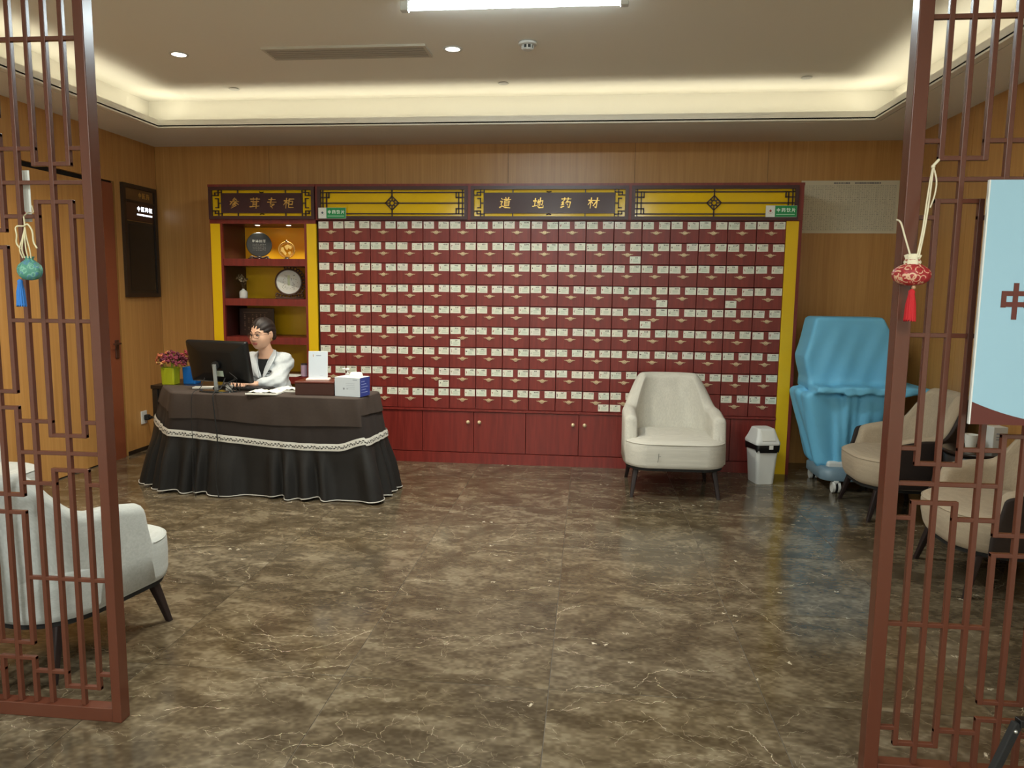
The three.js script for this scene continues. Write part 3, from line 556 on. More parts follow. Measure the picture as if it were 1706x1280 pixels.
{ // gold medallion
  const t = thing('gold_medallion', 'round gold openwork medallion ornament on the top shelf', 'ornament', [-2.715, 1.77, -6.56], 0.38);
  part('rim', new THREE.TorusGeometry(0.068, 0.006, 8, 36).translate(0, 0.088, 0), M.gold, t);
  part('inner_rim', new THREE.TorusGeometry(0.056, 0.003, 6, 30).translate(0, 0.088, 0), M.gold, t);
  const leaf = (pts) => new THREE.ExtrudeGeometry(new THREE.Shape(pts.map((p) => new THREE.Vector2(...p))), { depth: 0.005, bevelEnabled: false }).translate(0, 0.088, -0.0025);
  part('openwork', [leaf([[-0.02, 0.03], [0.01, 0.048], [0.046, 0.028], [0.036, 0.004], [0.014, 0.016], [0.004, -0.004], [-0.012, 0.012]]), leaf([[-0.045, 0.02], [-0.028, 0.024], [-0.02, -0.006], [-0.002, -0.03], [-0.012, -0.052], [-0.03, -0.03], [-0.05, -0.012]]), leaf([[0.012, -0.02], [0.036, -0.012], [0.03, -0.044], [0.014, -0.04]])], M.gold, t);
  part('finial', new THREE.SphereGeometry(0.01, 12, 8).translate(0, 0.164, 0), std(0x5a4420, 0.4), t);
  part('foot', [lathe([[0, 0], [0.036, 0], [0.036, 0.006], [0.016, 0.012], [0.01, 0.024], [0, 0.024]], 20)], std(0x3a2413, 0.4), t);
}
{ // dried flowers in a white vase
  const t = thing('bud_vase', 'small white bottle vase with dried flowers on middle shelf', 'vase', [-3.145, 1.42, -6.585]);
  part('vase', lathe([[0, 0], [0.033, 0], [0.036, 0.006], [0.036, 0.055], [0.03, 0.066], [0.012, 0.076], [0.011, 0.086], [0.008, 0.086], [0.008, 0.07], [0, 0.07]], 24), M.white, t);
  const r = rng(12), tips = [];
  const stems = []; for (let k = 0; k < 9; k++) { const a = r() * 6.28, s = 0.02 + r() * 0.05, h = 0.14 + r() * 0.07, p = [Math.cos(a) * s - 0.01, h, Math.sin(a) * s * 0.6]; stems.push(tube([[0, 0.07, 0], [p[0] * 0.4, h * 0.65, p[2] * 0.4], p], 0.0013, 6, 4)); tips.push(p); }
  part('stems', stems, std(0x5a4a30, 0.8), t);
  tips.forEach((p, k) => part('dried_flower', Array.from({ length: 6 }, () => new THREE.IcosahedronGeometry(0.006 + r() * 0.005, 0).translate(p[0] + (r() - 0.5) * 0.03, p[1] + (r() - 0.5) * 0.03, p[2] + (r() - 0.5) * 0.03)), std([0x9c8a68, 0x6f5a3c, 0xb8a888][k % 3], 0.85), t));
}
{ // white round dish in a carved ring stand
  const t = thing('porcelain_plate', 'round white painted plate in carved brown stand on middle shelf', 'plate', [-2.705, 1.42, -6.565], 0.34);
  const tex = canvasTex(512, 512, (g, w) => {
    const r = rng(6); g.fillStyle = '#d8d4c8'; g.fillRect(0, 0, w, w);
    for (let k = 0; k < 46; k++) { const a = r() * 6.28, d = 90 + r() * 120; g.fillStyle = ['#8a8878', '#a9a595', '#6f7468', '#b3a58c'][(r() * 4) | 0]; g.beginPath(); g.ellipse(256 + Math.cos(a) * d, 256 + Math.sin(a) * d, 5 + r() * 16, 3 + r() * 9, r() * 3, 0, 7); g.fill(); }
    g.fillStyle = '#c3c79a'; g.fillRect(228, 90, 54, 250); g.strokeStyle = '#5d5b52'; g.lineWidth = 7; for (let k = 0; k < 12; k++) { g.beginPath(); const x = 120 + r() * 270, y = 130 + r() * 270; g.moveTo(x, y); g.lineTo(x + (r() - 0.5) * 44, y + r() * 54); g.stroke(); }
  });
  const tilt = (g) => g.scale(1.08, 1.08, 1).rotateX(-0.1).translate(0, 0.15, 0);
  const p = part('plate', tilt(lathe([[0, -0.008], [0.09, -0.006], [0.1, 0.006], [0.096, 0.008], [0.085, 0.0], [0, -0.002]], 36).rotateX(Math.PI / 2)), M.white, t);
  part('painting', tilt(new THREE.CircleGeometry(0.088, 32).translate(0, 0, 0.002)), std(0xffffff, 0.25, { map: tex }), p);
  const wood = std(0x4e2f18, 0.45), r = rng(29);
  part('ring', tilt(new THREE.TorusGeometry(0.104, 0.009, 8, 40)), wood, t);
  for (let k = 0; k < 13; k++) { const a = 1.75 - k * 0.21; part('carved_leaf', tilt(new THREE.TorusGeometry(0.011 + r() * 0.005, 0.0055, 6, 10).rotateZ(r() * 3).translate(Math.cos(a) * 0.122, Math.sin(a) * 0.122, 0)), wood, t); }
  part('carved_foot', [...Array.from({ length: 9 }, (_, k) => new THREE.TorusGeometry(0.014, 0.0065, 6, 12).rotateZ(k).translate(-0.1 + k * 0.026, 0.02 + Math.abs(k - 4) * 0.004, 0.012)), rbox(0.25, 0.014, 0.06, 0.005, 0.005, 0.007, 0)], wood, t);
}
{ // brown award plaque
  const t = thing('award_plaque', 'dark brown plaque with faint lettering behind the seated woman', 'plaque', [-3.03, 1.08, -6.60]);
  const tex = canvasTex(512, 420, (g, w, h) => {
    const r = rng(2); g.fillStyle = '#2c1712'; g.fillRect(0, 0, w, h); g.fillStyle = '#6e5546'; for (let x = 40; x < 460; x += 22) g.fillRect(x, 34, 15, 12);
    for (let k = 0; k < 6; k++) for (let j = 0; j < 9; j++) { if (r() < 0.25) continue; g.fillStyle = `rgba(130,104,86,${0.5 + r() * 0.5})`; g.fillRect(50 + k * 72, 72 + j * 34, 22 + r() * 6, 22); }
  });
  const b = part('board', rbox(0.33, 0.25, 0.02, 0.004, 0, 0.125, 0), std(0x2c1712, 0.3), t);
  part('lettering', new THREE.PlaneGeometry(0.27, 0.21).translate(-0.01, 0.128, 0.0106), std(0xffffff, 0.35, { map: tex }), b);
  part('easel_back', box(0.03, 0.2, 0.008, 0, 0.1, -0.03).rotateX(0.12), std(0x2c1712, 0.5), t);
}
{ // things on the low shelf
  const t = thing('tin_can', 'small lilac can with dark lid at right end of shelf', 'can', [-2.535, 0.73, -6.46]);
  part('can', lathe([[0, 0], [0.03, 0], [0.032, 0.004], [0.032, 0.1], [0.03, 0.104], [0, 0.104]], 24), std(0xb9a0b8, 0.35), t);
  part('lid', cyl(0.03, 0.032, 0.012, 0, 0.11, 0, 24), std(0x3a3034, 0.4), t);
  const p = thing('paper_sheaf', 'loose pale papers lying on the shelf beside the can', 'papers', [-2.68, 0.73, -6.48]);
  for (let k = 0; k < 3; k++) part('sheet', box(0.2, 0.003, 0.14).rotateY(0.1 * k - 0.1).translate(k * 0.008, 0.0015 + k * 0.0032, 0), M.paper, p);
}

// ================================================================ tub armchairs (front towards +z)
function shellRings(half, zf, zb, R, thick, y0, hArm, hBack, lean, topHalf) {
  // the U-shaped wall of the chair as cross-sections along a path from one arm front round the back to the other
  const path = [], NA = 9, NQ = 28, NB = 9;
  const zc = zb + R, xc = half - R;
  const ends = [0, 0.006, 0.014, 0.026, 0.042];
  for (const d of ends) path.push([half, zf - d, 1, 0]);
  for (let i = 0; i < NA; i++) path.push([half, lerp(zf - 0.065, zc, i / NA), 1, 0]);
  for (let i = 0; i < NQ; i++) { const a = i / NQ * Math.PI / 2; path.push([xc + Math.cos(a) * R, zc - Math.sin(a) * R, Math.cos(a), -Math.sin(a)]); }
  for (let i = 0; i <= NB; i++) path.push([lerp(xc, -xc, i / NB), zb, 0, -1]);
  for (let i = 1; i <= NQ; i++) { const a = i / NQ * Math.PI / 2; path.push([-xc - Math.sin(a) * R, zc - Math.cos(a) * R, -Math.sin(a), -Math.cos(a)]); }
  for (let i = 1; i <= NA; i++) path.push([-half, lerp(zc, zf - 0.065, i / NA), -1, 0]);
  for (const d of [...ends].reverse()) path.push([-half, zf - d, -1, 0]);
  const rings = [], n = path.length;
  path.forEach(([x, z, nx, nz], i) => {
    const back = smooth(half * 1.0, half * 0.68, Math.abs(x)), e = Math.min(i, n - 1 - i), s = [0.25, 0.6, 0.8, 0.92, 0.98][e] ?? 1;
    const h = lerp(hArm + 0.03 * smooth(zc + 0.2, zc, z), hBack, back) - (1 - s) * 0.05, t = thick * s / 2, r = Math.min(t, 0.045);
    const ring = [], prof = [];
    for (const [u, y] of [[1, y0], [1, lerp(y0, h, 0.35)], [1, lerp(y0, h, 0.7)], [1, h - r]]) prof.push([u * t, y]);
    for (let k = 1; k < 6; k++) { const a = k / 6 * Math.PI; prof.push([Math.cos(a) * t, h - r + Math.sin(a) * r]); }
    for (const [u, y] of [[-1, h - r], [-1, lerp(y0, h, 0.7)], [-1, lerp(y0, h, 0.35)], [-1, y0]]) prof.push([u * t, y]);
    for (const [o, y] of prof) {
      const ln = lean * Math.max(0, y - 0.4) * (0.25 + 0.75 * back), k = 1 - (1 - topHalf) * smooth(0.55, hBack, y) * back;
      ring.push([(x + nx * o) * k + nx * ln * 0.3, y, z + nz * (o + ln) + 0.05 * smooth(zf - 0.14, zf, z) * (1 - smooth(0.3, h, y))]);
    }
    rings.push(ring);
  });
  return rings;
}
function seatLoop(w, zf, zb, rf, rb) {   // plan of the seat: round front corners
  const o = [];
  const arc = (cx, cz, r, a0, a1) => { for (let i = 0; i <= 10; i++) { const a = lerp(a0, a1, i / 10); o.push([cx + Math.cos(a) * r, cz + Math.sin(a) * r]); } };
  arc(w / 2 - rf, zf - rf, rf, 0, Math.PI / 2); arc(-w / 2 + rf, zf - rf, rf, Math.PI / 2, Math.PI); arc(-w / 2 + rb, zb + rb, rb, Math.PI, 1.5 * Math.PI); arc(w / 2 - rb, zb + rb, rb, 1.5 * Math.PI, 2 * Math.PI);
  return o.reverse().map(([x, z]) => { const f = smooth(0.1, zf, z); return [x, z + f * 0.035 * (1 - (2 * x / w) ** 2)]; });
}
function armchair(label, group, pos, turn, inner, outer, lowArm, armFront = 0.2, hBack = 0.87, lean = 0.16) {
  const t = thing('tub_armchair', label, 'armchair', pos, turn, group);
  const W = 0.745, loop = lowArm ? seatLoop(W, 0.27, -0.34, 0.27, 0.2) : seatLoop(W, 0.34, -0.34, 0.16, 0.22), cz = 0;
  const seat = (lowArm ? [[0.232, 0.86], [0.24, 0.9], [0.27, 0.95], [0.33, 0.99], [0.39, 1], [0.412, 0.985]] : [[0.232, 0.955], [0.236, 0.985], [0.262, 1], [0.34, 1.005], [0.395, 1], [0.412, 0.985]]).map(([y, s]) => ringAt(loop, y, s, 0, cz));
  part('seat', loft(seat, { cap1: true }), inner, t);
  const top = [[0.408, 0.988], [0.418, 0.975], [0.426, 0.93], [0.436, 0.78], [0.441, 0.45], [0.442, 0.12]].map(([y, s]) => ringAt(loop, y, s));
  part('seat_cushion', loft(top), inner, t);
  part('seat_piping', new THREE.TubeGeometry(new THREE.CatmullRomCurve3(loop.filter((p) => p[1] > -0.05).map(([x, z]) => V3(x * 0.99, 0.411, z * 0.99))), 60, 0.0035, 5), inner, t);
  if (outer) {
    part('backrest', loft(shellRings(0.315, lowArm ? 0.12 : 0.2, -0.3, 0.24, 0.085, 0.36, lowArm ? 0.56 : 0.60, 0.86, 0.2, 0.86)), inner, t);
    part('outer_shell', loft(shellRings(0.366, lowArm ? 0.14 : 0.2, -0.352, 0.28, 0.026, 0.25, lowArm ? 0.545 : 0.585, 0.84, 0.2, 0.86)), outer, t);
  } else part('backrest', loft(shellRings(0.325, armFront, -0.31, 0.25, 0.105, 0.25, 0.60, hBack, lean, 0.88)), inner, t);
  part('base_plate', loft([0.212, 0.233].map((y) => ringAt(loop, y, lowArm ? 0.86 : 0.955))), M.matteBlack, t);
  for (const [sx, sz] of [[1, 1], [-1, 1], [1, -1], [-1, -1]]) {
    const q = roundRect(0.042, 0.042, 0.008, 2);
    part('leg', loft([[0.0, 0.58, 0.318, 0.30], [0.11, 0.8, 0.302, 0.27], [0.214, 1.02, 0.285, 0.24]].map((q) => (lowArm ? [q[0], q[1], q[2] - 0.03, q[3] - 0.06] : q)).map(([y, s, x, z]) => ringAt(q, y, s, sx * x, sz * (sz < 0 ? z - 0.0 : z)))), M.legWood, t);
  }
  return t;
}
const mid = armchair('cream fabric tub armchair standing in front of the drawers', 'tub armchairs', [0.655, 0, -5.79], 0.02, M.cream, null);
part('ink_scribble', [tube([[-0.135, 0.35, 0.3795], [-0.137, 0.315, 0.381], [-0.142, 0.285, 0.381]], 0.0016, 8, 5), tube([[-0.137, 0.33, 0.381], [-0.12, 0.327, 0.3815]], 0.0012, 4, 5)], std(0x3a3d3c, 0.8), mid);
armchair('off-white tub armchair with its back turned, behind the left screen', 'tub armchairs', [-2.24, 0, -2.84], Math.PI - 0.2, M.coolWhite, null, false, 0.15, 0.81, 0.1);
armchair('off-white tub armchair by the left wall, facing into the room', 'tub armchairs', [-3.64, 0, -3.84], Math.PI / 2, M.coolWhite, null, false, 0.03);
armchair('beige and dark brown tub armchair beside the blue covered machine', 'beige lounge armchairs', [2.13, 0, -5.37], -Math.PI / 2, M.beige, M.brownCloth, true);
armchair('beige and dark brown tub armchair nearest behind the right screen', 'beige lounge armchairs', [2.15, 0, -4.1], -Math.PI / 2, M.beige, M.brownCloth, true);
{ // side table between them
  const t = thing('side_table', 'small round black side table between the beige armchairs', 'table', [2.38, 0, -4.735]);
  part('table_top', lathe([[0, 0.56], [0.2, 0.56], [0.205, 0.568], [0.205, 0.58], [0.2, 0.585], [0, 0.585]], 36), std(0x241813, 0.25), t);
  part('drum', lathe([[0, 0.02], [0.16, 0.02], [0.17, 0.3], [0.19, 0.56], [0, 0.56]], 32), std(0x15110f, 0.4), t);
  part('base', lathe([[0, 0], [0.18, 0], [0.18, 0.014], [0.16, 0.022], [0, 0.022]], 32), std(0x15110f, 0.4), t);
  const c = thing('paper_cup', 'white paper cup on the black side table', 'cup', [2.31, 0.586, -4.70]);
  part('cup', lathe([[0, 0], [0.026, 0], [0.026, 0.003], [0.037, 0.092], [0.039, 0.094], [0.038, 0.097], [0.035, 0.096], [0.0245, 0.004], [0, 0.004]], 24), M.paper, c);
  const b = thing('tissue_box', 'tall white carton with grey print on the black side table', 'carton', [2.45, 0.586, -4.70], 0.1);
  part('carton', rbox(0.085, 0.15, 0.085, 0.003, 0, 0.075, 0), M.white, b);
  part('print', [box(0.05, 0.008, 0.0008, 0, 0.11, 0.0427), box(0.05, 0.006, 0.0008, 0, 0.09, 0.0427), box(0.04, 0.006, 0.0008, -0.005, 0.075, 0.0427)], std(0x8a93a0, 0.6), b);
}

// ================================================================ swing-lid waste bin
{
  const t = thing('waste_bin', 'white swing-lid waste bin with black bag beside the armchair', 'bin', [1.412, 0, -6.1], 0.2); t.scale.setScalar(0.95);
  const L = (w, d) => roundRect(w, d, 0.03, 5);
  part('body', loft([[0, 0.15, 0.19], [0.006, 0.156, 0.196], [0.2, 0.178, 0.222], [0.34, 0.198, 0.248]].map(([y, w, d]) => ringAt(L(w, d), y))), M.white, t);
  part('bag_edge', loft([[0.285, 0.204, 0.254], [0.3, 0.21, 0.26], [0.335, 0.212, 0.262], [0.345, 0.2, 0.25]].map(([y, w, d]) => ringAt(L(w, d), y).map((p, i) => [p[0], p[1] + (y < 0.3 ? 0.012 * Math.sin(i * 1.7) - 0.01 * Math.cos(p[0] * 18) : 0), p[2]]))), std(0x0d0d0e, 0.35), t);
  const lid = part('lid', loft([[0.34, 0.212, 0.262], [0.352, 0.216, 0.266], [0.366, 0.21, 0.26], [0.4, 0.185, 0.225], [0.45, 0.16, 0.18], [0.468, 0.15, 0.165], [0.472, 0.13, 0.145]].map(([y, w, d]) => ringAt(L(w, d), y))), M.white, t);
  part('swing_flap', rbox(0.115, 0.006, 0.1, 0.002).rotateX(1.05).translate(0.0, 0.42, 0.105), std(0xcfcfc8, 0.45), lid);
  part('bag_tag', box(0.034, 0.032, 0.003, 0.02, 0.322, 0.1325), M.paper, t);
}

// ================================================================ machine under a blue dust cover
{
  const t = thing('covered_machine', 'wheeled machine under a light blue dust cover by the wall', 'machine', [2.035, 0, -6.09]);
  const rb = (x, y, z, c, h, r) => { const qx = Math.abs(x - c[0]) - h[0] + r, qy = Math.abs(y - c[1]) - h[1] + r, qz = Math.abs(z - c[2]) - h[2] + r; return Math.hypot(Math.max(qx, 0), Math.max(qy, 0), Math.max(qz, 0)) + Math.min(Math.max(qx, qy, qz), 0) - r; };
  const f = (x, y, z) => {
    const hy = clamp((y - 0.82) / 0.55, 0, 1), wide = 0.34 - 0.075 * Math.abs(hy - 0.38) * 1.6, cham = (x - 0.02) * 0.80 + (y - 0.95) * 0.44 - 0.325;
    let d = rb(x, y, z, [0.0, 1.07, -0.08], [wide + 0.015, 0.27, 0.16], 0.03); d = Math.max(d, cham);
    d = smin(d, rb(x, y, z, [0.09, 0.79, -0.01], [0.44 - 0.05 * smooth(0.1, -0.25, x), 0.028, 0.29], 0.012), 0.07);
    const k = clamp((y - 0.17) / 0.6, 0, 1), cx = lerp(-0.05, -0.02, k);
    d = smin(d, rb(x, y, z, [cx, 0.46, -0.06], [lerp(0.17, 0.36, k), 0.3, lerp(0.19, 0.25, k)], 0.05), 0.03);
    const a = Math.atan2(x, z), fold = y < 0.77 ? 0.012 * Math.sin(a * 7 + Math.sin(y * 5)) + 0.007 * Math.sin(a * 17 + y * 4) : 0.006 * Math.sin(x * 17 + y * 6) + 0.004 * Math.sin(x * 41 - y * 13);
    return d + fold * smooth(1.36, 1.1, y) * 0.9;
  };
  part('dust_cover', nets(f, [-0.52, 0.14, -0.42], [0.64, 1.44, 0.36], 0.013), std(0x6fbde4, 0.6), t);
  const base = roundRect(0.56, 0.5, 0.09, 5);
  part('base', loft([[0.085, 0.92], [0.095, 1], [0.155, 1], [0.18, 0.88]].map(([y, s]) => ringAt(base, y, s, 0.05, 0.02))), std(0x6f8796, 0.45), t);
  part('column_foot', rbox(0.32, 0.06, 0.36, 0.02, 0.0, 0.19, -0.02), M.white, t);
  for (const [x, z] of [[-0.12, 0.25], [0.26, 0.25], [-0.16, -0.2], [0.26, -0.2]]) {
    const c = part('caster', [new THREE.CylinderGeometry(0.042, 0.042, 0.022, 24).rotateZ(Math.PI / 2).translate(x - 0.018, 0.042, z), new THREE.CylinderGeometry(0.042, 0.042, 0.022, 24).rotateZ(Math.PI / 2).translate(x + 0.018, 0.042, z), rbox(0.04, 0.03, 0.05, 0.008, x, 0.08, z)], M.white, t);
    part('tyre', [-0.0335, -0.0025, 0.0025, 0.0335].slice(1, 3).map((o) => new THREE.CylinderGeometry(0.0435, 0.0435, 0.006, 24).rotateZ(Math.PI / 2).translate(x + o * 2.4, 0.0435, z)), M.matteBlack, c);
  }
}

// ================================================================ lattice screens
function latticeScreen(side, label) {
  const t = thing('lattice_screen', label, 'screen', [0, 0, 0], 0, 'red-brown lattice screens');
  const edge = side < 0 ? -1.614 : 0.93, dir = side, P = 0.0595, X = (k) => edge + dir * (k === 0 ? 0 : k === 12 ? 0.715 : 0.052 + (k - 1) * P), zf = -2.28, zb = -2.33, zm = -2.3;
  const postW = side < 0 ? 0.034 : 0.042;
  const post = (x0, x1) => part('post', rbox(Math.abs(x1 - x0), YS, zf - zb, 0.003, (x0 + x1) / 2, YS / 2, (zf + zb) / 2), M.screen, t);
  post(edge, edge - dir * postW); post(X(12), X(12) + dir * 0.04);
  for (const [y0, y1] of [[0, 0.05], [2.735, YS]]) part('rail', rbox(Math.abs(X(12) - X(0)), y1 - y0, zf - zb - 0.004, 0.003, (X(0) + X(12)) / 2, (y0 + y1) / 2, (zf + zb) / 2), M.screen, t);
  const w = 0.0155, dV = 0.017, dH = 0.0155, c = 0.0022, up = (y) => 2.78 - y;
  const H = (k0, k1, y) => { const a = Math.min(X(k0), X(k1)) - (k0 && k0 < 12 ? w / 2 : 0), b = Math.max(X(k0), X(k1)) + (k1 && k1 < 12 ? w / 2 : 0); part('lattice_bar', rbox(b - a, 0.0135, dH, c, (a + b) / 2, y, zm), M.screen, t); };
  const Vb = (k, y0, y1) => part('lattice_bar', rbox(w, y1 - y0, dV, c, X(k), (y0 + y1) / 2, zm), M.screen, t);
  const h = { A: 0.115, B: 0.165, C: 0.21, D: 0.267, E: 0.505, M: 0.735, K: 0.797, F: 0.84, G: 0.888, H: 0.946, I: 1.007, J: 1.053, L: 1.097, N: 1.152 }, e = 0.007;
  const rows = [['A', 1, 3], ['B', 0, 1], ['B', 3, 5], ['C', 5, 7], ['D', 5, 7], ['E', 0, 5], ['M', 5, 7], ['K', 5, 7], ['F', 0, 1], ['F', 3, 5], ['G', 1, 3], ['H', 0, 5], ['I', 1, 3], ['J', 0, 1], ['J', 3, 5], ['L', 5, 7], ['N', 5, 7]];
  for (const [n, a, b] of rows) for (const y of [h[n], up(h[n])]) { H(a, b, y); if (a < 5) H(12 - b, 12 - a, y); }
  H(0, 5, 1.39); H(7, 12, 1.39);
  for (const k of [2, 4, 6, 8, 10]) Vb(k, 0.05, 2.735);
  for (const k of [1, 3, 9, 11]) { Vb(k, h.A - e, h.G + e); Vb(k, h.I - e, up(h.I) + e); Vb(k, up(h.G) - e, up(h.A) + e); }
  for (const k of [5, 7]) { Vb(k, 0.05, h.C + e); Vb(k, h.D - e, h.M + e); Vb(k, h.K - e, h.L + e); Vb(k, h.N - e, up(h.N) + e); Vb(k, up(h.L) - e, up(h.K) + e); Vb(k, up(h.M) - e, up(h.D) + e); Vb(k, up(h.C) - e, 2.735); }
  return t;
}
latticeScreen(-1, 'red-brown lattice screen at the left with blue tasselled pouch');
latticeScreen(1, 'red-brown lattice screen at the right with red tasselled pouch');

// ================================================================ sachets hanging on the screens
function clothBag(rx, ry, rz, folds, seed) {   // gathered bag: neck at the top, belly below
  const rings = [], r = rng(seed), ph = r() * 6;
  const prof = [[-1, 0.02], [-0.97, 0.3], [-0.85, 0.62], [-0.6, 0.88], [-0.25, 1], [0.1, 0.98], [0.4, 0.85], [0.65, 0.62], [0.82, 0.42], [0.95, 0.3], [1.08, 0.34], [1.2, 0.42], [1.22, 0.36]];
  for (const [v, s] of prof) { const ring = []; for (let i = 0; i < 36; i++) { const a = -i / 36 * Math.PI * 2, k = s * (1 + folds * smooth(-0.6, 0.9, v) * Math.sin(a * 9 + ph) + 0.02 * Math.sin(a * 4)); ring.push([Math.cos(a) * k * rx, v * ry, Math.sin(a) * k * rz]); } rings.push(ring); }
  return loft(rings);
}
function brocade(a, b, c, seed) {
  return canvasTex(256, 256, (g, w) => { const r = rng(seed); g.fillStyle = a; g.fillRect(0, 0, w, w); for (let k = 0; k < 110; k++) { g.strokeStyle = r() < 0.6 ? b : c; g.lineWidth = 3 + r() * 6; g.beginPath(); const x = r() * w, y = r() * w, q = 6 + r() * 16; g.arc(x, y, q, r() * 6, r() * 6 + 2.5); g.stroke(); } });
}
function tassel(len, r0, r1, color, parent, x, y, z) {
  const n = 40, mk = (s, y2) => Array.from({ length: n }, (_, i) => { const a = -i / n * Math.PI * 2, k = s * (1 + 0.1 * ((i * 7) % 3 - 1) * (y2 < -0.01 ? 1 : 0)); return [x + Math.cos(a) * k, y + y2 - (y2 <= -len ? 0.003 * ((i * 5) % 3) : 0), z + Math.sin(a) * k]; });
  return part('tassel', loft([mk(0.002, 0), mk(r0, -0.006), mk(r0 * 0.85, -0.014), mk(lerp(r0, r1, 0.6), -len * 0.5), mk(r1, -len)]), std(color, 0.75), parent);
}
{
  const cord = std(0xd9d0ac, 0.85);
  const t = thing('sachet', 'pale green brocade sachet with blue tassel on the left screen', 'sachet', [-1.775, 1.555, -2.236], 0, 'hanging sachets');
  part('bag', clothBag(0.039, 0.034, 0.03, 0.1, 3), std(0xffffff, 0.6, { map: rep(brocade('#4c8a78', '#76ab97', '#4f7d9e', 5), 2, 1) }), t);
  part('cord', [[-0.012, 0.02], [-0.004, 0.022], [0.006, 0.02], [0.014, 0.016]].map(([x, z]) => tube([[x, 0.036, z * 0.6], [x * 1.2, 0.06, z], [x * 0.4, 0.1, z * 0.8], [0, 0.135, 0.01], [-0.003, 0.165, 0.008]], 0.0022, 16, 5)), cord, t);
  part('cord_loop', [tube([[-0.001, 0.135, 0.014], [-0.022, 0.132, 0.02], [-0.02, 0.105, 0.022], [-0.024, 0.082, 0.02], [-0.012, 0.064, 0.02]], 0.0025, 20, 5), tube([[0, 0.135, 0.014], [0.018, 0.14, 0.02], [0.033, 0.12, 0.022], [0.036, 0.085, 0.022], [0.046, 0.066, 0.022]], 0.0028, 20, 5)], cord, t);
  part('hanging_cord', [tube([[-0.003, 0.165, 0.008], [-0.02, 0.18, -0.03], [-0.045, 0.19, -0.088], [-0.05, 0.21, -0.09]], 0.002, 12, 5)], cord, t);
  tassel(0.082, 0.008, 0.0135, 0x2f74c4, t, -0.024, -0.03, 0.016);
}
{ // paper tag threaded on the same cord
  const tex = canvasTex(128, 512, (g, w, h) => { g.fillStyle = '#dfe2dc'; g.fillRect(0, 0, w, h); g.strokeStyle = '#5c6266'; g.lineWidth = 5; for (let k = 0; k < 7; k++) { g.beginPath(); g.moveTo(8, 150 + k * 26); g.lineTo(34, 146 + k * 26); g.stroke(); } g.fillStyle = '#b02a2c'; g.beginPath(); g.arc(24, 430, 30, 0, 7); g.fill(); });
  const t = thing('paper_tag', 'narrow white paper tag with red dot above the green sachet', 'tag', [-1.845, 1.795, -2.326]);
  part('tag_card', box(0.036, 0.165, 0.0012), std(0xdfe2dc, 0.8), t);
  part('tag_print', new THREE.PlaneGeometry(0.0355, 0.1645).translate(0, 0, 0.0009), std(0xffffff, 0.8, { map: tex }), t);
}
{
  const cord = std(0xd8cfb4, 0.85);
  const t = thing('sachet', 'red and gold brocade sachet with red tassel on right post', 'sachet', [0.902, 1.565, -2.236], 0, 'hanging sachets');
  part('bag', clothBag(0.051, 0.033, 0.034, 0.12, 8), std(0xffffff, 0.55, { map: rep(brocade('#8f1a20', '#c9a184', '#a82a2a', 9), 2, 1) }), t);
  part('gathered_neck', loft([[0.024, 0.018], [0.033, 0.021], [0.042, 0.017], [0.052, 0.021], [0.056, 0.012]].map(([y, s]) => Array.from({ length: 24 }, (_, i) => { const a = -i / 24 * Math.PI * 2, k = s * (1 + 0.13 * Math.sin(a * 6)); return [Math.cos(a) * k, y, Math.sin(a) * k * 0.8]; }))), cord, t);
  part('cord', [tube([[0.006, 0.045, 0.012], [0.018, 0.12, 0.006], [0.034, 0.21, -0.018], [0.044, 0.27, -0.03], [0.05, 0.3, -0.035]], 0.0026, 20, 5), tube([[0.01, 0.045, 0.014], [0.022, 0.12, 0.008], [0.038, 0.21, -0.014], [0.05, 0.3, -0.033]], 0.0026, 20, 5), tube([[-0.01, 0.045, 0.012], [-0.026, 0.1, 0.004], [-0.032, 0.145, -0.02], [-0.031, 0.155, -0.05]], 0.0026, 20, 5)], cord, t);
  part('cord_end', [tube([[0.05, 0.3, -0.033], [0.06, 0.26, -0.03], [0.056, 0.22, -0.026], [0.044, 0.185, -0.02]], 0.0024, 14, 5), new THREE.CapsuleGeometry(0.004, 0.02, 3, 8).rotateZ(-0.7).translate(0.056, 0.31, -0.033), new THREE.SphereGeometry(0.006, 8, 6).translate(0.05, 0.3, -0.034)], cord, t);
  part('bead', new THREE.SphereGeometry(0.006, 10, 8).translate(0.004, -0.038, 0.01), std(0xb08a6a, 0.4), t);
  tassel(0.086, 0.009, 0.015, 0xb5121c, t, 0.0, -0.042, 0.01);
}

// ================================================================ banner board and its stand, in front of the right screen
{
  const t = thing('banner_board', 'pale blue hanging banner with brown foot and lettering', 'banner', [1.36, 0, -2.215]);
  const W = 0.56, y0 = 1.145, y1 = 1.82;
  part('board', box(W, y1 - y0, 0.008, 0, (y0 + y1) / 2, 0), std(0x93b8ca, 0.6), t);
  const s = new THREE.Shape(); s.moveTo(-W / 2, y0); s.lineTo(W / 2, y0); s.lineTo(W / 2, y0 + 0.064);
  for (let i = 0; i <= 20; i++) { const x = W / 2 - i / 20 * W; s.lineTo(x, y0 + 0.004 + 0.06 * (2 * x / W) ** 2); }
  part('brown_foot', new THREE.ExtrudeGeometry(s, { depth: 0.0015, bevelEnabled: false }).translate(0, 0, 0.004), std(0x57221a, 0.55), t);
  part('edge_binding', box(0.004, y1 - y0, 0.01, -W / 2 - 0.002, (y0 + y1) / 2, 0), M.white, t);
  const zh = HAN.zhong.map((q, i) => woodStrip(lerp(-0.05, 0.05, q[0] / 100), lerp(0.05, -0.05, q[1] / 100), lerp(-0.05, 0.05, q[2] / 100), lerp(0.05, -0.05, q[3] / 100), 0.0135, 0, 0.001 + i * 0.0002).translate(-0.19, 1.493, 0.004));
  part('lettering', zh, std(0x5a2419, 0.55), t);
}
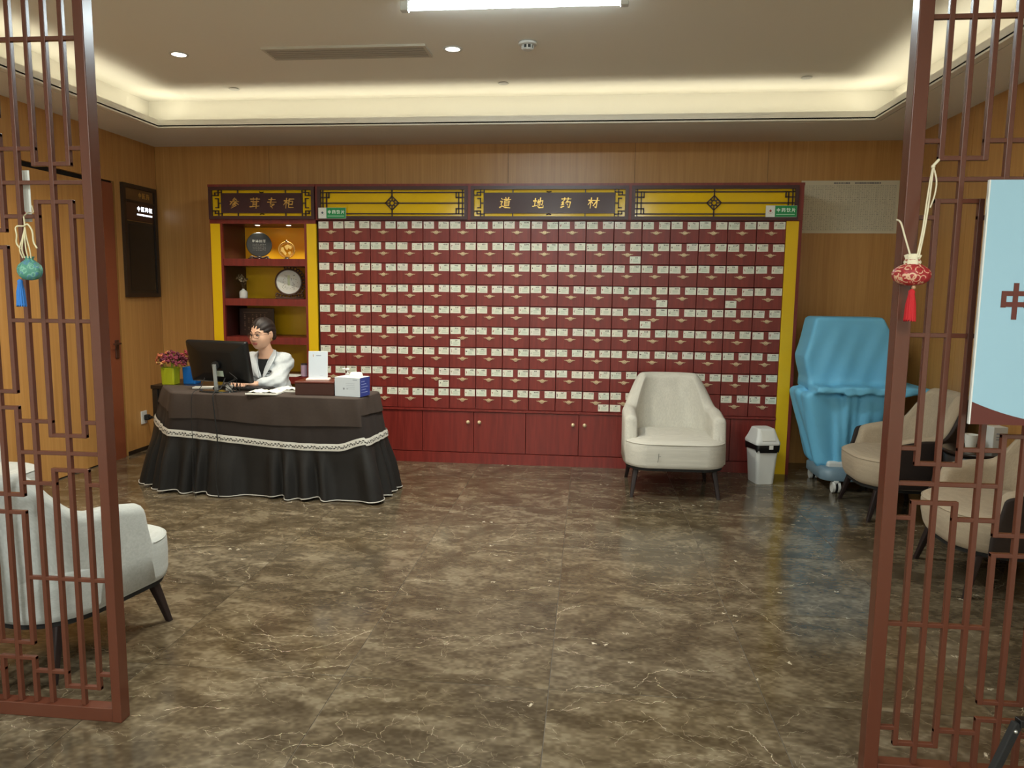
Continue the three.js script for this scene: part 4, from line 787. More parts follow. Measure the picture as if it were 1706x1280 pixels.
{ // black folding tripod
  const t = thing('tripod', 'black metal folding tripod at the lower right corner', 'tripod', [1.25, 0, -1.97]);
  const dir = [[-0.45, 0.08], [0.3, 0.34], [0.26, -0.32]];
  for (const [dx, dz] of dir) {
    const top = V3(dx * 0.26, 0.405, dz * 0.26), end = V3(dx * 0.6, 0.012, dz * 0.6), d = end.clone().sub(top), L = d.length();
    const g = new RoundedBoxGeometry(0.026, L, 0.018, 2, 0.004).applyQuaternion(new THREE.Quaternion().setFromUnitVectors(V3(0, 1, 0), d.clone().normalize())).translate(...top.clone().lerp(end, 0.5).toArray());
    const m = part('leg', g, M.matteBlack, t);
    for (const k of [0.06, 0.45]) part('rivet', new THREE.SphereGeometry(0.006, 8, 6).translate(...top.clone().lerp(end, k).add(V3(0, 0.004, 0.01)).toArray()), M.steel, m);
    part('brace', new RoundedBoxGeometry(Math.hypot(dx, dz) * 0.26, 0.022, 0.024, 1, 0.003).translate(Math.hypot(dx, dz) * 0.13, 0, 0).rotateY(Math.atan2(-dz, dx)).translate(0, 0.405, 0), M.black, t);
    part('rubber_foot', new THREE.SphereGeometry(0.014, 10, 8).translate(end.x, 0.014, end.z), M.matteBlack, m);
  }
  part('pole', cyl(0.013, 0.013, 0.62, 0, 0.6, 0, 14), M.black, t);
  part('collar', cyl(0.026, 0.026, 0.05, 0, 0.405, 0, 16), M.black, t);
}

// ================================================================ draped desk
const DY = 0.76;   // desk top
{
  const t = thing('draped_desk', 'desk under a dark brown skirted cloth with white lace band', 'desk', [0, 0, 0]);
  const N = 480;
  const topP = [[-2.985, -5.07], [-1.585, -5.01], [-1.545, -5.40], [-3.27, -5.44]], botP = [[-3.13, -5.12], [-1.47, -5.03], [-1.43, -5.5], [-3.56, -5.5]];
  const cum = (() => { const l = topP.map((p, i) => Math.hypot(p[0] - topP[(i + 1) % 4][0], p[1] - topP[(i + 1) % 4][1])), s = l.reduce((a, b) => a + b); let q = 0; return [0, ...l.map((x) => (q += x / s))]; })();
  const raw = (P, u) => { let k = 0; while (k < 3 && u >= cum[k + 1]) k++; const f = (u - cum[k]) / (cum[k + 1] - cum[k]), a = P[k], b = P[(k + 1) % 4]; return [lerp(a[0], b[0], f), lerp(a[1], b[1], f)]; };
  const round = (P, win) => { const pts = Array.from({ length: N }, (_, i) => raw(P, i / N)); return pts.map((_, i) => { let x = 0, z = 0; for (let k = -win; k <= win; k++) { const p = pts[(i + k + N) % N]; x += p[0]; z += p[1]; } return [x / (2 * win + 1), z / (2 * win + 1)]; }); };
  const top = round(topP, 4), bot = round(botP, 9);
  const nor = (L) => L.map((_, i) => { const a = L[(i - 2 + N) % N], b = L[(i + 2) % N], d = Math.hypot(b[0] - a[0], b[1] - a[1]); return [-(b[1] - a[1]) / d, (b[0] - a[0]) / d]; }).map(([x, z]) => [x, z]);
  const nb = nor(bot), r = rng(44), fr = cum[1];
  if (nb[Math.floor(N * fr / 2)][1] < 0) nb.forEach((v) => { v[0] *= -1; v[1] *= -1; });
  // irregular pleats along the perimeter
  const ph = []; let acc = 0; for (let i = 0; i < N; i++) { acc += (1.0 + 0.75 * Math.sin(i * 0.071) + 0.5 * Math.sin(i * 0.19 + 2)) * 0.30; ph.push(acc); }
  const pleat = (i) => { const c = Math.sin(ph[i]); return (c > 0 ? Math.pow(c, 0.6) : -Math.pow(-c, 1.4)) * 0.6 + 0.25 * Math.sin(ph[i] * 0.37 + 1); };
  const laceY = (i) => { const u = i / N; if (u < fr) { const s = u / fr; return 0.46 - 0.055 * smooth(0, 0.8, s) + 0.05 * smooth(0.86, 1, s) - 0.012 * Math.sin(s * Math.PI); } if (u < cum[2]) return 0.445; if (u < cum[3]) return lerp(0.45, 0.51, (u - cum[2]) / (cum[3] - cum[2])); return lerp(0.51, 0.46, (u - cum[3]) / (1 - cum[3])); };
  const at = (i, y, off, amp) => { const k = clamp(1 - y / DY, 0, 1), p = top[i], q = bot[i], o = off + amp * pleat(i); return [lerp(p[0], q[0], k) + nb[i][0] * o, y, lerp(p[1], q[1], k) + nb[i][1] * o]; };
  const idx = Array.from({ length: N }, (_, i) => N - 1 - i);
  const ringOf = (fy, off, amp) => idx.map((i) => at(i, fy(i), off, amp));
  const cloth = (c, s) => std(c, 0.85, { map: rep(fabricTex, 30, 4), ...s });
  part('desk_frame', [span(-2.92, -1.64, 0.72, 0.745, -5.44, -5.1), ...[[-2.9, -5.14], [-1.66, -5.14], [-2.9, -5.42], [-1.66, -5.42]].map(([x, z]) => span(x - 0.02, x + 0.02, 0, 0.72, z - 0.02, z + 0.02))], std(0x2a1c15, 0.5), t);
  const wrinkle = (i, k) => 0.004 * Math.sin(i * 0.09 + k * 1.3) + 0.003 * Math.sin(i * 0.23 - k);
  // plain cloth down to the lace
  part('table_cloth', loft([ringOf(() => DY - 0.006, -0.02, 0), ringOf(() => DY - 0.012, 0, 0), ...[0.2, 0.5, 0.8, 1].map((k) => idx.map((i) => at(i, lerp(DY - 0.03, laceY(i), k), 0.003 + wrinkle(i, k), 0.004 * k)))], { cap1: false }), cloth(0x2b2320), t);
  // second, lighter layer laid over the top and hanging part of the way
  const over = (i) => 0.565 + 0.01 * Math.sin(i * 0.05) - 0.02 * smooth(0, fr, i / N) * (i / N < fr ? 1 : 0) + (i / N > fr ? 0.06 : 0);
  part('over_cloth', loft([ringOf(() => DY, -0.012, 0), ringOf(() => DY - 0.004, 0.004, 0), ringOf(() => DY - 0.014, 0.01, 0), ...[0.35, 0.7, 1].map((k) => idx.map((i) => at(i, lerp(DY - 0.03, over(i), k), 0.011 + wrinkle(i, k) * 1.2, 0.002 * k)))], { cap0: true, cap1: false }), cloth(0x42362f), t);
  const laceTex = canvasTex(1024, 128, (g, w, h) => {
    g.fillStyle = '#cfcec6'; g.fillRect(0, 0, w, h); const q = rng(15); g.fillStyle = '#1c1a19'; g.strokeStyle = '#1c1a19'; g.lineWidth = 8;
    for (let k = 0; k < 8; k++) { const x = k * 128; g.beginPath(); g.moveTo(x, 78); g.quadraticCurveTo(x + 32, 38, x + 64, 64); g.quadraticCurveTo(x + 96, 92, x + 128, 60); g.stroke();
      for (let l = 0; l < 7; l++) { g.beginPath(); g.ellipse(x + 8 + l * 18, 64 + (l % 2 ? -18 : 16) + q() * 6, 13, 7, (l % 2 ? -1 : 1) * 0.7, 0, 7); g.fill(); } }
  });
  const lg = loft([-0.026, 0, 0.026].map((d, k) => idx.map((i) => at(i, laceY(i) + d, 0.015 + (k === 1 ? 0.003 : 0), 0.006))), { cap0: false, cap1: false });
  part('lace_band', lg, std(0xffffff, 0.8, { map: rep(laceTex, 6, 1) }), t);
  const hem = (i) => 0.018 + 0.008 * Math.sin(ph[i] * 0.5) + (i / N < 0.03 ? 0.0 : 0);
  part('pleated_skirt', loft([0, 0.06, 0.15, 0.3, 0.5, 0.75, 1].map((k) => idx.map((i) => at(i, lerp(laceY(i) - 0.022, hem(i), k), 0.006 + 0.012 * k, 0.009 + 0.044 * smooth(0, 0.6, k)))), { cap0: false, cap1: false }), cloth(0x1b1918, { roughness: 0.68 }), t);
  part('hem_piping', new THREE.TubeGeometry(new THREE.CatmullRomCurve3(idx.filter((i) => i % 2 === 0).map((i) => V3(...at(i, hem(i) - 0.002, 0.02, 0.053))), true), 600, 0.004, 5, true), std(0xb9b6ae, 0.7), t);
}
{ // dark side cabinet behind the left end of the desk
  const t = thing('side_cabinet', 'low black side table behind the left end of the desk', 'table', [-3.13, 0, -5.80]);
  part('table_top', rbox(0.62, 0.03, 0.52, 0.004, 0, 0.725, 0), std(0x16100d, 0.3), t);
  for (const [x, z] of [[-0.28, 0.23], [0.28, 0.23], [-0.28, -0.23], [0.28, -0.23]]) part('leg', rbox(0.045, 0.71, 0.045, 0.004, x, 0.355, z), std(0x16100d, 0.4), t);
  part('apron', [box(0.52, 0.08, 0.02, 0, 0.67, 0.23), box(0.52, 0.08, 0.02, 0, 0.67, -0.23), box(0.02, 0.08, 0.42, 0.28, 0.67, 0), box(0.02, 0.08, 0.42, -0.28, 0.67, 0)], std(0x16100d, 0.4), t);
}
function flowers(label, x, z, color, leaves, seed, n) {
  const t = thing('flower_pot', label, 'flower pot', [x, 0.7405, z], 0.05, 'glass pots with silk flowers');
  const L = roundRect(0.11, 0.11, 0.012, 3), pot = phys(color, 0.12, { transmission: 0.35, thickness: 0.02, ior: 1.45 });
  part('pot', loft([[0, 0.9], [0.006, 0.94], [0.13, 1.0], [0.134, 0.98], [0.134, 0.9], [0.02, 0.84]].map(([y, s]) => ringAt(L, y, s)), { cap1: true }), pot, t);
  const r = rng(seed), st = [];
  const heads = []; for (let k = 0; k < n; k++) { const a = r() * 6.28, q = Math.sqrt(r()), p = [Math.cos(a) * q * 0.128, 0.15 + 0.085 * (1 - q * q) + r() * 0.03, Math.sin(a) * q * 0.085]; heads.push(p); if (k % 3 === 0) st.push(tube([[p[0] * 0.2, 0.03, p[2] * 0.2], [p[0] * 0.6, 0.11, p[2] * 0.6], p], 0.002, 6, 4)); }
  part('stems', st, std(0x6f8a22, 0.6), t);
  const petal = new THREE.IcosahedronGeometry(0.011, 0).scale(1, 0.7, 1), mats = leaves.map((c) => std(c, 0.7));
  heads.forEach((p, k) => {
    const gs = Array.from({ length: 5 }, (_, i) => petal.clone().rotateZ(r() * 2).rotateY(r() * 6).translate(p[0] + (r() - 0.5) * 0.022, p[1] + (r() - 0.5) * 0.018, p[2] + (r() - 0.5) * 0.022));
    const yellow = p[0] < -0.03 + (r() - 0.5) * 0.1 ? 1 : 0; part('flower', gs, mats[yellow ? 2 + (k % 2) : k % 2], t);
  });
}
flowers('lime green glass pot of red and yellow silk flowers on side table', -3.325, -5.64, 0xb2ba2a, [0x74243a, 0x571a2e, 0xcf9f62, 0xa8583a], 7, 80);
flowers('blue glass pot with crimson silk flowers beside the green pot', -3.19, -5.72, 0x1f6fc0, [0x74202e, 0x611a2a, 0x8a2c34, 0x611a2a], 9, 30);

// ================================================================ computer on the desk
{ // monitor seen from behind
  const t = thing('computer_monitor', 'black computer monitor seen from behind on the desk', 'monitor', [-2.675, DY, -5.2], 0);
  const place = (g) => g.rotateX(0.2).rotateY(-0.2).translate(-0.01, 0.214, 0.0);
  const L = roundRect(0.522, 0.312, 0.01, 3).map(([x, z]) => [x, z]);
  const shell = [[-0.016, 1], [0.0, 1], [0.012, 0.985], [0.022, 0.9], [0.03, 0.7], [0.032, 0.5]].map(([z, s]) => L.map(([x, y]) => [x * s, y * s, z]));
  const h = part('housing', place(loft(shell)), std(0x0d0e10, 0.34), t);
  part('screen_face', place(box(0.50, 0.292, 0.002, 0, 0, -0.0175)), std(0x111417, 0.2, { emissive: new THREE.Color(0.75, 0.85, 1), emissiveIntensity: 0.25 }), h);
  part('rating_label', place(box(0.056, 0.042, 0.001, 0.016, -0.082, 0.0325)), std(0xb9cabc, 0.5), h);
  part('badge', place(box(0.024, 0.03, 0.002, 0.215, 0.105, 0.016)), std(0xc9ccce, 0.35), h);
  part('port_row', [0, 1, 2, 3].map((k) => place(box(0.014, 0.014, 0.002, -0.115 + k * 0.022, -0.1, 0.0245))), std(0x9aa0a0, 0.5), h);
  part('vent', place(box(0.2, 0.012, 0.002, 0, 0.125, 0.0168)), std(0x050505, 0.6), h);
  part('stand_neck', [rbox(0.03, 0.2, 0.012, 0.004).rotateX(0.1).translate(-0.016, 0.1, 0.055)], std(0xa6acae, 0.2, { metalness: 0.7 }), t);
  part('hinge', new THREE.CylinderGeometry(0.03, 0.03, 0.03, 20).rotateX(Math.PI / 2).translate(-0.016, 0.19, 0.04), std(0x0d0e10, 0.4), t);
  part('stand_base', lathe([[0, 0], [0.11, 0], [0.112, 0.003], [0.108, 0.008], [0, 0.011]], 40).scale(1.25, 1, 0.8).translate(0, 0.0006, 0.05), std(0x1a2022, 0.15), t);
}
{ // cables over the front of the cloth
  const drop = (x, r, sway) => tube([[x + 0.03, DY + 0.1, -5.14], [x + 0.02, DY + 0.03, -5.09], [x, DY + 0.012, -5.045], [x, DY - 0.01, -5.012], [x + sway, 0.6, -5.005], [x + sway * 1.6, 0.42, -5.015], [x + sway * 0.8, 0.22, -4.995], [x + sway, 0.1, -4.99], [x + sway + 0.02, 0.01, -4.985]], r, 48, 6);
  single('power_cable', drop(-2.645, 0.0045, 0.012), M.matteBlack, 'thick black cable hanging down the desk front below the monitor', 'cable', 'cables over the desk cloth');
  single('data_cable', drop(-2.80, 0.0024, -0.008), M.matteBlack, 'thin black cable hanging down the cloth left of thick cable', 'cable', 'cables over the desk cloth');
  const c = thing('cable_tangle', 'tangle of black cables behind the monitor stand', 'cable', [-2.56, DY, -5.15]);
  for (let k = 0; k < 4; k++) part('cable', tube([[0.0 + k * 0.02, 0.005, 0.02], [-0.05 + k * 0.03, 0.05 + k * 0.012, 0.03], [0.02 + k * 0.012, 0.1, 0.02 + k * 0.01], [-0.02, 0.14, 0.01]], 0.003, 20, 5), M.matteBlack, c);
}
{
  const t = thing('keyboard', 'black computer keyboard on the desk under her hands', 'keyboard', [-2.545, DY + 0.0005, -5.29], -0.1);
  part('tray', rbox(0.44, 0.018, 0.13, 0.006, 0, 0.009, 0), std(0x101011, 0.45), t);
  for (let j = 0; j < 5; j++) part('key_row', Array.from({ length: 15 }, (_, i) => rbox(0.024, 0.007, 0.019, 0.002, -0.196 + i * 0.028, 0.0205, -0.046 + j * 0.023)), std(0x1c1c1e, 0.5), t);
  const p = thing('memo_pad', 'small white memo pad behind the monitor stand', 'notepad', [-2.86, DY + 0.0005, -5.30], 0.2);
  part('pad', rbox(0.16, 0.012, 0.07, 0.003, 0, 0.006, 0), M.paper, p);
  const m = thing('tape_roll', 'small white box beside the monitor stand', 'box', [-2.635, DY + 0.0005, -5.245], 0.2);
  part('carton', rbox(0.05, 0.035, 0.035, 0.004, 0, 0.0175, 0), M.white, m);
}
{ // open ledgers
  const page = (w, d, seed, lift) => { const rings = [], r = rng(seed); for (let j = 0; j <= 6; j++) { const row = []; for (let i = 0; i <= 12; i++) row.push([lerp(-w / 2, w / 2, i / 12), 0.012 + lift * Math.sin(i / 12 * Math.PI) + 0.003 * Math.sin(i * 1.3 + j), lerp(-d / 2, d / 2, j / 6)]); rings.push(row); } return loft(rings, { closed: false }); };
  for (const [x, z, a, label, s] of [[-2.30, -5.105, 0.08, 'open white ledger lying at the desk edge', 1], [-2.19, -5.285, -0.06, 'second open white ledger lying behind the first one', 2]]) {
    const t = thing('ledger', label, 'book', [x, DY + 0.0005, z], a, 'open ledgers on the desk');
    t.scale.x = 0.88; part('cover', rbox(0.26, 0.012, 0.17, 0.002, 0, 0.006, 0), M.paper, t);
    part('open_pages', [page(0.125, 0.165, s, 0.01).translate(-0.064, 0, 0), page(0.125, 0.165, s + 4, 0.012).translate(0.064, 0, 0)], M.paper, t);
  }
}
{ // wooden box, code stand, sanitiser, glove carton
  const t = thing('wooden_box', 'dark brown wooden box on the desk', 'box', [-1.925, DY + 0.0005, -5.17], 0.04);
  part('body', rbox(0.28, 0.085, 0.2, 0.004, 0, 0.0425, 0), std(0x3a1a10, 0.35), t);
  part('lid', rbox(0.286, 0.014, 0.206, 0.004, 0, 0.092, 0), std(0x5a2418, 0.35), t);
  const q = thing('payment_stand', 'white upright payment card stand on the wooden box', 'card stand', [-1.925, DY + 0.0996, -5.165], 0.2);
  const tex = canvasTex(256, 400, (g, w, h) => { g.fillStyle = '#bcc5ce'; g.fillRect(0, 0, w, h); g.fillStyle = '#a88a74'; g.fillRect(56, 44, 12, 34); g.fillStyle = '#7f8898'; g.fillRect(100, 56, 70, 12); g.fillStyle = '#aab2c0'; g.fillRect(150, 352, 50, 8); });
  part('panel', rbox(0.135, 0.2, 0.006, 0.002).rotateX(-0.12).translate(0, 0.108, 0), M.white, q);
  part('print', new THREE.PlaneGeometry(0.131, 0.196).translate(0, 0, 0.0035).rotateX(-0.12).translate(0, 0.108, 0), std(0xffffff, 0.35, { map: tex }), q);
  part('foot', rbox(0.165, 0.014, 0.09, 0.004, 0, 0.007, 0.0), std(0xe2cfc4, 0.5), q);
  const s = thing('sanitiser_bottle', 'white pump bottle of hand sanitiser behind the white carton', 'bottle', [-1.745, DY + 0.0005, -5.275]);
  part('bottle', lathe([[0, 0], [0.032, 0], [0.034, 0.005], [0.034, 0.09], [0.026, 0.11], [0.014, 0.118], [0.013, 0.126], [0, 0.126]], 28), std(0xe2dfe8, 0.25), s);
  part('pump', [cyl(0.016, 0.016, 0.016, 0, 0.133, 0, 20), cyl(0.005, 0.005, 0.03, 0, 0.152, 0, 10), new THREE.SphereGeometry(0.015, 16, 10).scale(1, 0.8, 1).translate(0, 0.168, 0), new THREE.CapsuleGeometry(0.005, 0.03, 3, 8).rotateZ(Math.PI / 2).translate(-0.02, 0.17, 0.0)], M.white, s);
  const b = thing('glove_carton', 'white carton with dark blue end panel at desk corner', 'carton', [-1.662, DY + 0.0005, -5.125], -0.22);
  const f = canvasTex(512, 320, (g, w, h) => { g.fillStyle = '#c2cbd3'; g.fillRect(0, 0, w, h); g.fillStyle = '#8d96a4'; g.fillRect(370, 30, 90, 12); for (let k = 0; k < 4; k++) { g.fillStyle = 'rgba(140,150,165,0.5)'; g.fillRect(230, 96 + k * 30, 180, 7); } g.fillStyle = '#7c828c'; g.beginPath(); g.arc(185, 190, 18, 0, 7); g.fill(); g.fillRect(240, 184, 34, 12); });
  const e = canvasTex(256, 320, (g, w, h) => { g.fillStyle = '#2c3f8c'; g.fillRect(0, 0, w, h); g.fillStyle = '#aab6e2'; for (let k = 0; k < 5; k++) { g.fillRect(40, 60 + k * 46, 14, 12); g.fillRect(64, 62 + k * 46, 60 + (k * 37) % 80, 8); } });
  part('carton', rbox(0.2, 0.135, 0.14, 0.002, 0, 0.0675, 0), M.white, b);
  part('front_print', new THREE.PlaneGeometry(0.198, 0.133).translate(0, 0.0675, 0.0706), std(0xffffff, 0.4, { map: f }), b);
  part('end_print', new THREE.PlaneGeometry(0.138, 0.133).rotateY(Math.PI / 2).translate(0.1006, 0.0675, 0), std(0xffffff, 0.4, { map: e }), b);
  const w = part('wipes', loft([[0.134, 1], [0.15, 0.95], [0.162, 0.8], [0.165, 0.4]].map(([y, k]) => ringAt(roundRect(0.09, 0.06, 0.015, 3), y, k, 0.025, -0.01).map((p, i) => [p[0], p[1] + 0.003 * Math.sin(i * 2), p[2]]))), M.paper, b);
}

// ================================================================ the seated woman
{
  const t = thing('person', 'woman in white coat and glasses seated behind the desk', 'person', [-2.515, 0, -5.66]);
  const skin = phys(0xd2a68a, 0.5, { sheen: 0.2, sheenColor: new THREE.Color(0.5, 0.3, 0.25) }), coat = std(0xcdd3d6, 0.8, { map: rep(fabricTex, 4, 4) });
  // local frame: floor under the pelvis; +z towards the camera. Torso and head are turned to her right (image left).
  const TY = -0.06, HYaw = -0.3, HC = [-0.012, 1.155, 0.075];   // torso yaw, head yaw, head centre
  const rotT = (p) => { const c = Math.cos(TY), s = Math.sin(TY); return [p[0] * c + p[2] * s, p[1], -p[0] * s + p[2] * c]; };
  const J = { pelvis: [0, 0.5, -0.08], waist: [0, 0.68, -0.06], chest: [0, 0.86, -0.02], neck: [0, 0.985, 0.02], shL: [0.128, 0.935, -0.01], shR: [-0.15, 0.935, -0.01] };
  for (const k in J) J[k] = rotT(J[k]);
  const elL = [0.135, 0.785, 0.15], wrL = [0.05, 0.795, 0.29], elR = [-0.25, 0.79, 0.10], wrR = [-0.12, 0.80, 0.285];
  const hipL = [0.09, 0.5, -0.04], hipR = [-0.09, 0.5, -0.04], knL = [0.11, 0.49, 0.1], knR = [-0.13, 0.49, 0.1], anL = [0.11, 0.09, -0.06], anR = [-0.13, 0.09, -0.06];
  // head in its own frame (face towards +z), skin surface
  const headF = blend([ball([0, 0.025, -0.012], [0.076, 0.098, 0.094]), ball([0, -0.03, 0.018], [0.064, 0.078, 0.072]), ball([0, -0.072, 0.045], [0.04, 0.034, 0.036]), ball([0.034, -0.03, 0.05], [0.03, 0.03, 0.028]), ball([-0.034, -0.03, 0.05], [0.03, 0.03, 0.028])], 0.03);
  const nose = blend([capsule([0, 0.012, 0.082], [0, -0.026, 0.1], 0.007, 0.0105), ball([0.011, -0.03, 0.09], [0.008, 0.007, 0.009]), ball([-0.011, -0.03, 0.09], [0.008, 0.007, 0.009])], 0.008);
  const ears = [1, -1].map((s) => ball([s * 0.077, -0.002, -0.012], [0.012, 0.03, 0.018]));
  const brow = [1, -1].map((s) => capsule([s * 0.018, 0.026, 0.08], [s * 0.045, 0.026, 0.066], 0.008, 0.007));
  const eyeHole = [1, -1].map((s) => ball([s * 0.03, 0.006, 0.092], [0.014, 0.006, 0.010]));
  const face = (x, y, z) => { let d = smin(headF(x, y, z), nose(x, y, z), 0.012); for (const e of ears) d = smin(d, e(x, y, z), 0.01); for (const b of brow) d = smin(d, b(x, y, z), 0.012); for (const h of eyeHole) d = -smin(-d, h(x, y, z), 0.008); return d; };
  const surf = (f, x, y, off = 0, z0 = 0.16) => { let z = z0; for (let k = 0; k < 200 && f(x, y, z) > 0.0004; k++) z -= Math.max(0.0004, f(x, y, z) * 0.6); return [x, y, z + off]; };
  const onFace = (x, y, off) => surf(face, x, y, off);
  const placeHead = (g) => g.rotateX(0.12).rotateY(HYaw).translate(...HC);
  const headG = placeHead(nets(face, [-0.11, -0.13, -0.13], [0.11, 0.14, 0.13], 0.004));
  const bodyF = blend([capsule(J.pelvis, J.waist, 0.125, 0.105), capsule(J.waist, J.chest, 0.105, 0.115), capsule(J.shL, J.shR, 0.055, 0.055), capsule(J.chest, J.neck, 0.1, 0.05), capsule(J.neck, [HC[0], HC[1] - 0.06, HC[2] - 0.015], 0.05, 0.05),
    capsule(J.shL, elL, 0.05, 0.04), capsule(elL, wrL, 0.038, 0.026), capsule(J.shR, elR, 0.05, 0.04), capsule(elR, wrR, 0.038, 0.026), capsule(hipL, knL, 0.08, 0.058), capsule(hipR, knR, 0.08, 0.058), capsule(knL, anL, 0.054, 0.035), capsule(knR, anR, 0.054, 0.035), capsule([anL[0], 0.045, anL[2] - 0.02], [anL[0], 0.035, anL[2] + 0.15], 0.036, 0.03), capsule([anR[0], 0.045, anR[2] - 0.02], [anR[0], 0.035, anR[2] + 0.15], 0.036, 0.03)], 0.04);
  const bodyG = nets(bodyF, [-0.42, 0.0, -0.28], [0.34, 1.14, 0.4], 0.014);
  // hands: palm plus five fingers curved down on the keys; m mirrors the thumb side
  function hand(w, dir, m) {
    const n = Math.hypot(dir[0], dir[2]), f = [dir[0] / n, 0, dir[2] / n], s = [f[2] * m, 0, -f[0] * m];
    const P = (a, b, y) => [w[0] + f[0] * a + s[0] * b, w[1] + y, w[2] + f[2] * a + s[2] * b];
    const palm = blend([capsule(P(-0.01, 0, 0), P(0.03, 0, -0.002), 0.021, 0.022), capsule(P(0.03, -0.026, -0.004), P(0.07, -0.03, 0.002), 0.016, 0.0125), capsule(P(0.03, 0.022, -0.004), P(0.07, 0.028, 0.002), 0.016, 0.0125), capsule(P(0.04, 0, 0), P(0.072, 0, 0.003), 0.016, 0.013)], 0.012);
    const fingers = [[-0.031, 0.062, 0.9], [-0.011, 0.07, 1], [0.01, 0.066, 0.95], [0.03, 0.052, 0.78]].map(([b, L]) => blend([capsule(P(0.07, b, 0.002), P(0.07 + L * 0.5, b * 1.12, 0.004), 0.0092, 0.0086), capsule(P(0.07 + L * 0.5, b * 1.12, 0.004), P(0.07 + L * 0.85, b * 1.15, -0.012), 0.0086, 0.0078), capsule(P(0.07 + L * 0.85, b * 1.15, -0.012), P(0.07 + L * 0.95, b * 1.15, -0.022), 0.0078, 0.0066)], 0.004));
    const thumb = blend([capsule(P(0.012, -0.024, -0.006), P(0.04, -0.046, -0.01), 0.013, 0.011), capsule(P(0.04, -0.046, -0.01), P(0.068, -0.052, -0.018), 0.0105, 0.0085)], 0.006);
    const all = (x, y, z) => { let d = smin(palm(x, y, z), thumb(x, y, z), 0.01); let e = 9; for (const q of fingers) e = Math.min(e, q(x, y, z)); return smin(d, e, 0.006); };
    const c = P(0.06, 0, 0); return nets(all, [c[0] - 0.12, c[1] - 0.05, c[2] - 0.12], [c[0] + 0.12, c[1] + 0.05, c[2] + 0.12], 0.0034);
  }
  part('body', [bodyG, headG, hand(wrL, [-0.8, 0, 0.5], 1), hand(wrR, [0.2, 0, 0.5], -1)], skin, t);
  // white coat: looser surface round torso and sleeves, open at the neck
  const coatF = blend([capsule(J.pelvis, J.waist, 0.16, 0.135), capsule(J.waist, J.chest, 0.135, 0.138), capsule(J.shL, J.shR, 0.064, 0.064), capsule(J.chest, J.neck, 0.12, 0.072), capsule(J.shL, elL, 0.064, 0.055), capsule(elL, [lerp(elL[0], wrL[0], 0.86), wrL[1], lerp(elL[2], wrL[2], 0.86)], 0.058, 0.042), capsule(J.shR, elR, 0.064, 0.055), capsule(elR, [lerp(elR[0], wrR[0], 0.86), wrR[1], lerp(elR[2], wrR[2], 0.86)], 0.058, 0.042)], 0.05);
  const tq = (p) => { const c = Math.cos(-TY), s = Math.sin(-TY); return [p[0] * c + p[2] * s, p[1], -p[0] * s + p[2] * c]; };
  const coatCut = (x, y, z) => {
    const [u, , w] = tq([x, y, z]);
    let d = coatF(x, y, z) + 0.0045 * Math.sin(y * 60 + u * 34) * Math.sin(u * 40 - w * 22) + 0.003 * Math.sin(y * 120 + w * 50);
    const vee = (Math.abs(u) - 0.062 * smooth(0.80, 1.0, y) - 0.001) * 0.8; if (w > 0.02 && y > 0.78) d = Math.max(d, -vee);   // open V below the chin
    d = Math.max(d, (y - 1.0 - 0.05 * smooth(0.04, -0.06, w)) * 0.9);
    return d;
  };
  part('white_coat', nets(coatCut, [-0.42, 0.34, -0.32], [0.34, 1.08, 0.4], 0.009), coat, t);
  const shirtF = blend([capsule(J.waist, J.chest, 0.118, 0.128), capsule(J.chest, J.neck, 0.116, 0.056)], 0.04);
  part('black_top', nets((x, y, z) => Math.max(shirtF(x, y, z), y - 0.975), [-0.22, 0.62, -0.22], [0.22, 1.02, 0.24], 0.01), std(0x101214, 0.85), t);
  // lapels, pocket badge, name strip
  const onChest = (u, y, w) => rotT([u, y, w]);
  const ribbon = (pts, wd, th) => loft(pts.map(([u, y, w, k]) => [[u - wd * k, y, w], [u - wd * k, y, w + th], [u + wd * k, y, w + th], [u + wd * k, y, w]].map((p) => onChest(...p))));
  for (const s of [1, -1]) part('lapel', ribbon([[s * 0.058, 1.03, 0.0, 0.45], [s * 0.078, 1.0, 0.055, 0.9], [s * 0.07, 0.95, 0.098, 1.1], [s * 0.048, 0.89, 0.118, 0.9], [s * 0.02, 0.82, 0.128, 0.3]], 0.022, 0.007), coat, t);
  const onCoat = (x, y) => surf(coatCut, x, y, 0.001, 0.4);
  part('pocket_badge', [[0, 0], [0.012, 0.008], [0.024, 0.003]].map(([u, h]) => box(0.009, 0.012 + h, 0.003).rotateY(0.3).translate(...onCoat(0.05 + u, 0.872))), std(0x23262a, 0.5), t);
  part('name_strip', box(0.045, 0.006, 0.003).rotateY(0.3).translate(...onCoat(0.05, 0.852)), std(0x23262a, 0.5), t);
  // hair drawn back into a low knot
  const hairF = (x, y, z) => {
    const shell = blend([ball([0, 0.034, -0.02], [0.083, 0.098, 0.099]), ball([0.0, 0.0, -0.07], [0.062, 0.07, 0.045])], 0.02)(x, y, z);
    const knot = ball([0, -0.035, -0.112], [0.034, 0.032, 0.028])(x, y, z);
    const line = z - (0.082 - 1.15 * Math.max(0, 0.074 - 0.42 * (x + 0.03) * (x > -0.03 ? 1 : -0.25) - y)) + Math.abs(x) * 0.2;   // hair line: forehead, then down in front of the ears
    const low = Math.max(shell, line, -y - 0.062 + 0.3 * Math.max(0, z + 0.02));
    return smin(low, knot, 0.012) + 0.0014 * Math.sin(Math.atan2(x + 0.02, y + 0.03) * 24);
  };
  part('hair', placeHead(nets(hairF, [-0.11, -0.1, -0.16], [0.11, 0.15, 0.12], 0.0032)), std(0x1f130f, 0.55), t);
  const eyeW = std(0xdad6d0, 0.3), iris = std(0x1d120e, 0.2), lip = std(0xa8605a, 0.45), browM = std(0x3a261e, 0.8), wire = std(0x4a3a30, 0.35, { metalness: 0.5 });
